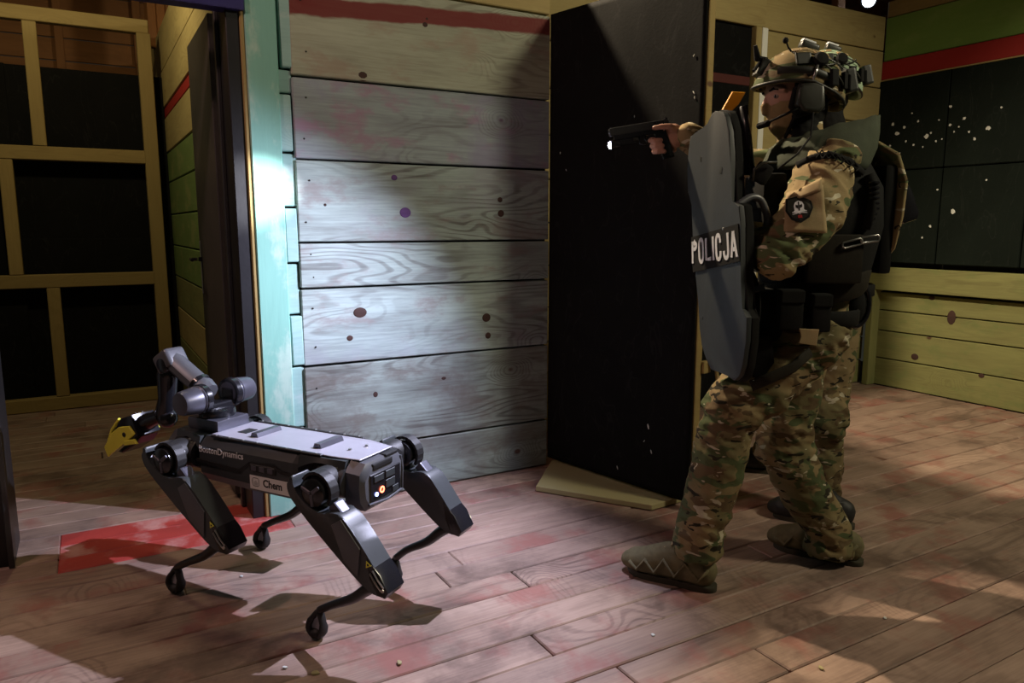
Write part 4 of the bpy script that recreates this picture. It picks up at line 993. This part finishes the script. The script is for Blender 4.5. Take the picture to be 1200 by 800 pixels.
for S_, E_, W_, r0, r1, r2 in ((shL, elL, wrL, .090, .070, .046), (shR, elR, wrR, .076, .064, .040)):
    m1 = at(953, 248, 2.29) if r0 > .08 else S_ * .55 + E_ * .45; m2 = E_ * .5 + W_ * .5
    mb.tube([S_, m1, E_], [r0, r0 * 1.08 if r0 > .08 else r0 * .95, r1], 14, round_ends=True); mb.tube([E_, m2, W_], [r1, (r1 + r2) * .52, r2], 14, round_ends=True)
for H_, K_, S_, A_ in ((hipL, knL, shinL, anL), (hipR, knR, shinR, anR)):
    mb.tube([H_, H_ * .5 + K_ * .5 + V(0, 0, -.01), K_], [.112, .108, .094], 16, round_ends=True)
    mb.tube([K_ + V(0, 0, .02), K_, S_, A_ + V(0, 0, .04), A_ - V(0, 0, .045)], [.06, .092, .088, .078, .086], 16)
mb.ball(hipL * .4 + knL * .6 + V(.02, -.07, -.03), (.06, .035, .075), 12)
bme = remeshed(mb, .0075, 5)
jj = [(knL, .13), (anL, .10), (knR, .13), (anR, .10), (hipL, .12), (elL, .10), (elR, .1), (shL, .09), (wrR, .08)]
wrinkle(bme, jj, .0045, .018, 12); wrinkle(bme, jj, .0015, .009, 24, 3)
# right hand closed on the grip, left hand on the shield handle
hb = MB(PM)
hb.ball((-.222, -.004, -.045), (.036, .021, .042), 14); hb.tube([V(-.235, -.004, -.048), V(-.275, -.006, -.052)], [(.028, .022), (.024, .024)], 12, round_ends=True)
hb.tube([V(-.215, -.022, -.022), V(-.175, -.026, -.020), V(-.138, -.024, -.018), V(-.112, -.020, -.018)], [.011, .010, .009, .008], 10, round_ends=True)
for k in range(3):
    z = -.050 - k * .0195; x = -.004 * k
    hb.tube([V(-.212 + x, -.020, z), V(-.178 + x, -.029, z + .003), V(-.146 + x, -.022, z + .004), V(-.137 + x, -.002, z + .002), V(-.146 + x, .019, z - .001), V(-.168 + x, .023, z - .004)], [.0105, .0102, .0096, .0094, .0090, .0078], 10, round_ends=True)
hb.tube([V(-.225, .006, -.025), V(-.205, .021, -.014), V(-.176, .022, -.010), V(-.150, .021, -.010)], [.013, .0115, .010, .008], 10, round_ends=True)
hand_r = remeshed(hb, .0032, 3)
hx_ = (grp[2] - grp[1]).normalized(); hl = MB(); hc = grp[2] * .5 + grp[1] * .5
outv = (wrL - hc).normalized(); sd_ = hx_.cross(outv).normalized()
hl.ball(hc + outv * .045, (.036, .030, .040), 12); hl.tube([hc + outv * .05, wrL], [.030, .032], 12, round_ends=True)
for k in range(4):
    b_ = hc + hx_ * (-.030 + .020 * k); r_ = .019
    hl.tube([b_ + outv * .035 + sd_ * .012, b_ + sd_ * r_ + outv * .004, b_ - outv * r_ * .9 + sd_ * .006, b_ - outv * .010 - sd_ * r_, b_ + outv * .012 - sd_ * r_], [.0100, .0100, .0095, .009, .008], 10, round_ends=True)
hl.tube([hc + outv * .04 - hx_ * .03, hc - hx_ * .045 + outv * .01 - sd_ * .01, hc - hx_ * .030 - outv * .012 - sd_ * .018], [.012, .011, .009], 10, round_ends=True)
hand_l = remeshed(hl, .0032, 3)
body1 = mobj('body', join_meshes([(bme, lambda c: 1 if c.z < .90 else 0), (head_mesh(HM), 2), (hand_r, 2), (hand_l, 3)], 'body'), [M['camo_top'], M['camo_pants'], M['skin'], M['vest']])
def k1(o): return kid(o, o1)
k1(body1)
_b = list(o1.children)
gear = empty('tmp'); person_gear(gear, HM, M['camo_helmet'])
for c in list(gear.children): k1(c)
bpy.data.objects.remove(gear)
# wrist band on the pistol arm
k1(MB(PM).tube([V(-.262, -.006, -.052), V(-.285, -.006, -.054)], [(.030, .030)] * 2, 16).build('wristwatch', M['vest'], None, smooth=True))
# vest: ring loft around the trunk
def ringloft(spec, cx_f, cy, seg=36, fold=0.0, a0=0, a1=2 * math.pi):
    rings = []
    for z, cx, rx, ry, tilt in spec:
        rings.append([V(cx + rx * math.copysign(abs(math.cos(a)) ** .75, math.cos(a)) , cy + ry * math.copysign(abs(math.sin(a)) ** .8, math.sin(a)), z + tilt * math.cos(a) + fold * noise.noise(V(math.cos(a) * 2, math.sin(a) * 2, z * 9))) for a in (2 * math.pi * j / seg for j in range(seg))])
    mb = MB(); mb.loft(rings, cap=False); return mb
vest = k1(ringloft([(.985, 1.00, .150, .185, 0), (1.05, 1.005, .162, .192, 0), (1.20, 1.02, .180, .200, 0), (1.32, 1.02, .172, .192, 0), (1.40, 1.01, .140, .155, 0), (1.44, 1.0, .10, .10, 0)], 0, 2.5).build('vest', M['vest'], None, smooth=True))
vest.modifiers.new('t', 'SOLIDIFY').thickness = .01
k1(ringloft([(.960, .995, .155, .190, .035), (.975, .998, .163, .197, .035), (1.035, 1.005, .165, .200, .03), (1.045, 1.005, .160, .196, .03)], 0, 2.5).build('vest_hem', M['vest_brown'], None, smooth=True))
k1(ringloft([(.885, .985, .150, .190, 0), (.890, .985, .156, .196, 0), (.930, .985, .157, .197, 0), (.937, .985, .15, .19, 0)], 0, 2.5).build('belt', M['vest'], None, smooth=True))
k1(MB().box((1.185, 2.5, 1.22), (.04, .27, .34), bev=.012).build('back_plate', M['vest'], None, auto=50))
k1(MB().box((.99, 2.295, 1.10), (.17, .03, .15), bev=.010).build('side_panel', M['vest_brown'], None, auto=50))
trees = [bvh_of(body1), bvh_of(vest)]
for (u, v, w, h_, nm) in ((925, 362, .075, .125, 'magazine_pouch'), (960, 366, .06, .12, 'belt_pouch')):
    c = at(u, v, 2.285); pb = k1(MB().box(c, (w, .05, h_), bev=.010).build(nm, M['vest'], None, auto=50))
    MB().box(c + V(0, -.026, h_ * .32), (w * .96, .006, h_ * .3), bev=.003).build('flap', M['vest'], pb).matrix_parent_inverse = Matrix.Identity(4)
k1(MB().box(at(900, 385, 2.40), (.17, .12, .26), bev=.03).build('hip_bag', M['vest'], None, auto=50))
for u_, v_ in ((896, 225), (898, 262), (900, 300)): k1(MB().box(at(u_, v_, 2.47), (.075, .20, .11), bev=.012).build('chest_pouch', M['vest'], None, auto=50))
hol = k1(MB().prism([at(880, 398, 2.30), at(905, 392, 2.29), at(908, 425, 2.28), at(893, 446, 2.28), at(878, 440, 2.29)], V(0, .045, 0), bev=.006).build('leg_pouch', M['vest'], None, auto=50))
k1(MB().tube([at(880, 452, 2.26), at(905, 442, 2.255), at(930, 430, 2.265), at(950, 412, 2.29)], [(.018, .004)] * 4, 8, ref=(0, 0, 1)).build('thigh_strap', M['vest_brown'], None, smooth=True))
k1(MB().prism([at(937, 385, 2.25), at(960, 386, 2.25), at(957, 405, 2.25), at(936, 402, 2.25), at(940, 394, 2.25)], V(0, .006, 0), bev=.0015, seg=1).build('tan_buckle', M['tan'], None))
rt = at(1003, 357, 2.42)
cf = k1(MB().ball(rt, (.034, .020, .066), 18).build('round_pouch', M['vest'], None, smooth=True))
MB().tube([rt + V(.04 * math.cos(a), -.008, .070 * math.sin(a)) for a in (2 * math.pi * j / 22 for j in range(22))], .008, 8, closed=True).build('pouch_rim', M['gloss_black'], cf, smooth=True)
# back: carrier strip, black box pouch, hose
k1(MB().tube([at(1020, 172, 2.46), at(1035, 185, 2.46), at(1042, 215, 2.46), at(1037, 255, 2.46), at(1030, 290, 2.46), at(1020, 312, 2.46)], [(.018, .07), (.024, .10), (.024, .11), (.022, .11), (.018, .1), (.012, .06)], 14, ref=(1, 0, 0), round_ends=True).build('back_carrier', M['camo_top'], None, smooth=True))
k1(MB().prism([at(1046, 206, 2.42), at(1052, 203, 2.42), at(1061, 206, 2.42), at(1068, 222, 2.42), at(1078, 248, 2.42), at(1076, 257, 2.42), at(1060, 262, 2.42), at(1045, 256, 2.42)], V(0, .09, 0), bev=.008).build('back_pouch', M['gloss_black'], None, auto=50))
k1(MB().tube([at(1018, 205, 2.32), at(1024, 220, 2.31), at(1022, 245, 2.30), at(1014, 268, 2.30)], [.016, .015, .015, .014], 12).build('hose', M['vest'], None, smooth=True))
for k in range(9):
    c = at(1023.5 - max(0, k - 5) * 2.5, 214 + k * 6, 2.305)
    k1(MB().lathe(c - V(0, 0, .004), (0, 0, 1), [(0, .015), (.002, .0175), (.006, .0175), (.008, .015)], 14).build('hose_rib', M['gloss_black'], None, auto=40))
# collar
def collar():
    rings = []
    for t in (0, .15, .4, .7, 1.0):
        r = []
        for j in range(44):
            a = 2 * math.pi * j / 44; ca, sa = math.cos(a), math.sin(a)
            z = (1.375 - .005 * ca) * (1 - t) + (1.513 + .040 * ca) * t
            rx = .150 * (1 - t) + .150 * t + .012 * math.sin(math.pi * t); ry = .205 * (1 - t) + .132 * t + .012 * math.sin(math.pi * t)
            w = .007 * noise.noise(V(ca * 3, sa * 3, t * 4)) + .004 * noise.noise(V(ca * 7, sa * 7, t * 9))
            r.append(V(.985 + .045 * t + (rx + w) * ca, 2.5 + (ry + w) * sa, z + w))
        rings.append(r)
    return MB().loft(rings, cap=False)
cl1 = k1(collar().build('neck_guard', M['olive'], None, smooth=True)); q_ = cl1.modifiers.new('t', 'SOLIDIFY'); q_.thickness = .012; q_.offset = 0
# shoulder strap with lacing
def on_body(u, v, off, d):
    h_ = surf(trees, u, v); return h_[0] + h_[1] * off if h_ and h_[0].y < 2.45 else at(u, v, d)
sp = [on_body(u, v, .006, 2.30) for u, v in ((936, 194), (952, 187), (972, 183), (994, 190), (1010, 203))]
ss = k1(MB().tube(sp, [(.011, .005)] * 5, 8, ref=(0, 0, 1)).build('shoulder_strap', M['vest'], None, smooth=True))
for k in range(7):
    u = 960 + k * 7; vv = 184 + max(0, k - 2) * 3.4
    for dv in (-1, 1):
        MB().tube([on_body(u - 3.5, vv - 4 * dv, .011, 2.29), on_body(u + 3.5, vv + 4 * dv, .011, 2.29)], .0022, 6).build('lacing', M['vest'], ss).matrix_parent_inverse = Matrix.Identity(4)
# arm pocket, badge
hit = surf(trees, 938, 247); pc, pn_ = hit
fx_ = V(1, 0, 0) - pn_ * pn_.x; fx_.normalize(); fz_ = pn_.cross(fx_) * -1
if fz_.z < 0: fz_ = -fz_
pn2 = fx_.cross(fz_); pn2 = pn2 if pn2.dot(pn_) > 0 else -pn2
PF = frame_matrix(pc, fx_, fz_, pn2)
def drape(quad, nu, nv, off, name, mat, parent=None, shape=None):
    """cloth panel lying on the body surface inside a quad of photo positions"""
    bm = bmesh.new(); g = []
    for i in range(nu + 1):
        row = []
        for j in range(nv + 1):
            a, b = i / nu, j / nv
            u = (quad[0][0] * (1 - a) + quad[1][0] * a) * (1 - b) + (quad[3][0] * (1 - a) + quad[2][0] * a) * b
            v = (quad[0][1] * (1 - a) + quad[1][1] * a) * (1 - b) + (quad[3][1] * (1 - a) + quad[2][1] * a) * b
            h_ = surf([trees[0]], u, v); row.append(bm.verts.new(h_[0] + V(0, -1, 0) * off + h_[1] * .002) if h_ else None)
        g.append(row)
    for i in range(nu):
        for j in range(nv):
            q_ = [g[i][j], g[i + 1][j], g[i + 1][j + 1], g[i][j + 1]]
            if None not in q_: bm.faces.new(q_)
    bmesh.ops.smooth_vert(bm, verts=bm.verts, factor=.5, use_axis_x=True, use_axis_y=True, use_axis_z=True)
    bmesh.ops.recalc_face_normals(bm, faces=bm.faces)
    m_ = bpy.data.meshes.new(name); bm.to_mesh(m_); bm.free(); o = mobj(name, m_, mat, parent, True)
    so_ = o.modifiers.new('t', 'SOLIDIFY'); so_.thickness = .006; so_.offset = 0; return o
pkt = k1(drape([(921, 226), (964, 216), (968, 274), (917, 272)], 10, 10, .006, 'arm_pocket', M['tan']))
fl_ = drape([(907, 238), (962, 208), (962, 224), (909, 243)], 10, 4, .012, 'pocket_flap', M['tan'], pkt); fl_.matrix_parent_inverse = Matrix.Identity(4)
bo = [(-.030, .040), (0, .044), (.030, .040), (.034, .0), (.022, -.030), (0, -.044), (-.022, -.030), (-.034, .0)]
PB = PF @ Matrix.Translation((-.004, -.004, .004)) @ Matrix.Rotation(-.08, 4, 'Z')
badge = k1(MB(PB).prism([V(x * 1.12, y * 1.1, .008) for x, y in bo], (0, 0, .003), bev=.001, seg=1).build('badge', M['vest'], None))
def onb(mb, name, mat): o = mb.build(name, mat, badge); o.matrix_parent_inverse = Matrix.Identity(4); return o
onb(MB(PB).prism([V(x * .95, y * .93, .0112) for x, y in bo], (0, 0, .0006)), 'badge_field', M['helmet_plastic'])
onb(MB(PB).prism([V(x, y, .0122) for x, y in ((0, .030), (.010, .024), (.014, .012), (.013, -.004), (.020, -.012), (.008, -.014), (0, -.019), (-.008, -.014), (-.020, -.012), (-.013, -.004), (-.014, .012), (-.010, .024))], (0, 0, .0006)), 'badge_hood', M['white_print'])
for sx_ in (-1, 1): onb(MB(PB).prism([V(sx_ * x, y, .013) for x, y in ((.002, .012), (.009, .016), (.009, .006), (.003, .001))], (0, 0, .0005)), 'badge_eye', M['black_print'])
onb(MB(PB).prism([V(x, y, .013) for x, y in ((-.0016, .026), (.0016, .026), (.0016, -.006), (-.0016, -.006))], (0, 0, .0005)), 'badge_nose', M['black_print'])
for a in (-1, 1): onb(MB(PB).tube([V(-.020 * a, -.018, .0125), V(.020 * a, -.010, .0125)], .0016, 6), 'badge_bone', M['white_print'])
rm_ = text_mesh('02', .013, .0003, .9, .0006); xform(rm_, PB @ Matrix.Translation((0, -.028, .0125))); onb_o = mobj('badge_number', rm_, M['patch_red'], badge)
# radio button, cords, chain links
rb = k1(MB().box(at(893, 203, 2.30), (.05, .03, .06), rot=Matrix.Rotation(.5, 4, 'Y'), bev=.010).build('radio_switch', M['vest'], None, auto=50))
k1(MB().tube([at(882, 212, 2.28), at(884, 198, 2.27), at(895, 190, 2.27), at(910, 190, 2.275)], .0035, 8).build('radio_cable', M['earcup'], None, smooth=True))
k1(MB().tube([at(953, 132, 2.37), at(950, 160, 2.34), at(935, 180, 2.31), at(912, 198, 2.29)], .0032, 8).build('headset_cable', M['vest'], None, smooth=True))
for (u, v, a, ln) in ((999, 285, -.25, .030), (1020, 280, -.15, .028)):
    c = at(u, v, 2.275); d = V(math.cos(a), 0, -math.sin(a)); e_ = V(math.sin(a), 0, math.cos(a))
    loop = [c + d * ln * x + e_ * .009 * y for x, y in ((-1, .3), (-.85, 1), (.85, 1), (1, .3), (1, -.3), (.85, -1), (-.85, -1), (-1, -.3))]
    k1(MB().tube(loop, .003, 6, closed=True).build('chain_link', M['metal'], None, smooth=True))
boot(o1, gnd(829, 690), gnd(742, 668), M['boot']); boot(o1, gnd(1001, 660), gnd(912, 640), M['boot'])
for c in o1.children:
    if c.name.startswith('boot'): kid(c, o1)

# ---------------------------------------------------------------- second officer close behind
o2 = props(empty('person', (1.3, 3.1, 0)), 'second officer standing close behind the shield bearer, mostly hidden', 'person')
HX = at(962, 108, 3.12)
H2 = frame_matrix(HX, V(-1, 0, -.05).normalized(), V(0, -1, 0), V(-.05, 0, 1).normalized())
mb = MB(); cx2 = 1.33
hipL2, hipR2 = V(cx2 - .01, 3.02, .88), V(cx2 + .01, 3.22, .88)
knL2, anL2 = at(961, 500, 2.98), at(963, 585, 2.95)
knR2, anR2 = at(930, 470, 3.38), at(898, 530, 3.52)
mb.tube([V(cx2, 3.12, .84), V(cx2, 3.12, .95), V(cx2 + .01, 3.12, 1.10), V(cx2 + .02, 3.12, 1.28), V(cx2 + .01, 3.12, 1.43), V(cx2 - .01, 3.12, 1.52)], [(.12, .165), (.135, .175), (.13, .165), (.145, .185), (.125, .17), (.07, .09)], 20, ref=(1, 0, 0), round_ends=True)
mb.tube([V(cx2, 2.96, 1.46), V(cx2, 3.28, 1.46)], [.075, .075], 14, round_ends=True); mb.tube([V(cx2 - .01, 3.12, 1.48), V(HX.x + .02, 3.12, 1.62)], [.065, .06], 12)
for S_, E_, W_ in ((V(cx2, 2.93, 1.44), V(cx2 + .02, 2.90, 1.15), V(cx2 - .22, 2.98, 1.08)), (V(cx2, 3.31, 1.44), V(cx2 - .08, 3.36, 1.16), V(cx2 - .3, 3.25, 1.2))):
    mb.tube([S_, S_ * .5 + E_ * .5, E_], [.076, .072, .062], 14, round_ends=True); mb.tube([E_, E_ * .5 + W_ * .5, W_], [.062, .055, .042], 14, round_ends=True)
for H_, K_, A_ in ((hipL2, knL2, anL2), (hipR2, knR2, anR2)):
    mb.tube([H_, H_ * .5 + K_ * .5, K_], [.110, .104, .090], 16, round_ends=True); mb.tube([K_, K_ * .5 + A_ * .5, A_], [.088, .085, .070], 16, round_ends=True)
mb.ball(at(972, 492, 2.90), (.085, .05, .10), 12)
b2m = remeshed(mb, .0095, 5); wrinkle(b2m, [(knL2, .2), (anL2, .15)], .002, .010, 22, 2); wrinkle(b2m, [(knL2, .13), (anL2, .1), (knR2, .13), (anR2, .1)], .003, .010, 13, 5)
hands2 = []
for W_, sgn in ((V(cx2 - .22, 2.98, 1.08), 1), (V(cx2 - .3, 3.25, 1.2), -1)):
    h2 = MB(); f = V(-1, .15 * sgn, 0).normalized(); sd = V(0, -sgn, 0)
    h2.tube([W_, W_ + f * .05, W_ + f * .09], [(.028, .030), (.018, .040), (.016, .040)], 12, ref=(0, 1, 0), round_ends=True)
    for k in range(4):
        b_ = W_ + f * .09 + V(0, -.030 + .020 * k, 0); ln = (.062, .072, .068, .052)[k]
        h2.tube([b_, b_ + f * ln * .5 + V(0, 0, -.008), b_ + f * ln * .85 + V(0, 0, -.030)], [.0095, .009, .0078], 10, round_ends=True)
    h2.tube([W_ + f * .03 + sd * .03, W_ + f * .06 + sd * .055 + V(0, 0, -.01), W_ + f * .09 + sd * .06 + V(0, 0, -.02)], [.012, .0105, .009], 10, round_ends=True)
    hands2.append((remeshed(h2, .0035, 3), 3))
body2 = mobj('body', join_meshes([(b2m, lambda c: 1 if c.z < .92 else 0), (head_mesh(H2), 2)] + hands2, 'body'), [M['camo_top'], M['camo_dark'], M['skin'], M['vest']])
kid(body2, o2)
gear = empty('tmp'); person_gear(gear, H2, plain('pale_green_helmet_cover', (.30, .40, .26), .8, 0, .15, 30, .15))
for c in list(gear.children): kid(c, o2)
bpy.data.objects.remove(gear)
def k2(o): return kid(o, o2)
v2 = k2(ringloft([(1.03, cx2 + .01, .155, .19, 0), (1.12, cx2 + .015, .165, .195, 0), (1.28, cx2 + .02, .182, .202, 0), (1.40, cx2 + .02, .17, .19, 0), (1.47, cx2 + .01, .12, .12, 0)], 0, 3.12).build('vest', M['vest'], None, smooth=True)); v2.modifiers.new('t', 'SOLIDIFY').thickness = .01
k2(ringloft([(.92, cx2, .152, .19, 0), (.925, cx2, .158, .197, 0), (.965, cx2, .158, .197, 0), (.97, cx2, .15, .19, 0)], 0, 3.12).build('belt', M['vest'], None, smooth=True))
boot(o2, gnd(992, 618), gnd(920, 606), M['boot_black'], False); boot(o2, gnd(925, 556), gnd(863, 549), M['boot_black'], False)
for c in o2.children:
    if c.name.startswith('boot'): kid(c, o2)

# ---------------------------------------------------------------- crumbs on the floor
cr = [(370, 790, .010, 'pale splinter lying in front of the robot rear foot'), (334, 783, .006, 'tiny crumb left of the pale splinter near bottom edge'), (765, 745, .007, 'pale splinter in front of the officer leading boot'), (962, 784, .008, 'pinkish splinter on the boards near the bottom right'), (1037, 725, .006, 'small chip on the boards right of the trailing boot'), (283, 676, .006, 'small chip between the robot front feet'), (468, 778, .009, 'dark edged splinter near the bottom centre of the floor')]
for k, (u, v, r, lb) in enumerate(cr):
    mb = MB(); p = gnd(u, v)
    pts = [V(r * 1.5 * math.cos(a) * random.uniform(.6, 1), r * math.sin(a) * random.uniform(.6, 1), 0) for a in (2 * math.pi * j / 7 for j in range(7))]
    mb.prism(pts, (0, 0, r * .6), bev=r * .15, seg=1); o = mb.build('wood_splinter', M['chalk'] if k % 3 else M['ply']); o.location = p + V(0, 0, .0018); o.rotation_euler = (0, 0, random.uniform(0, 6))
    props(o, lb, 'splinter', 'splinters scattered on the floor')
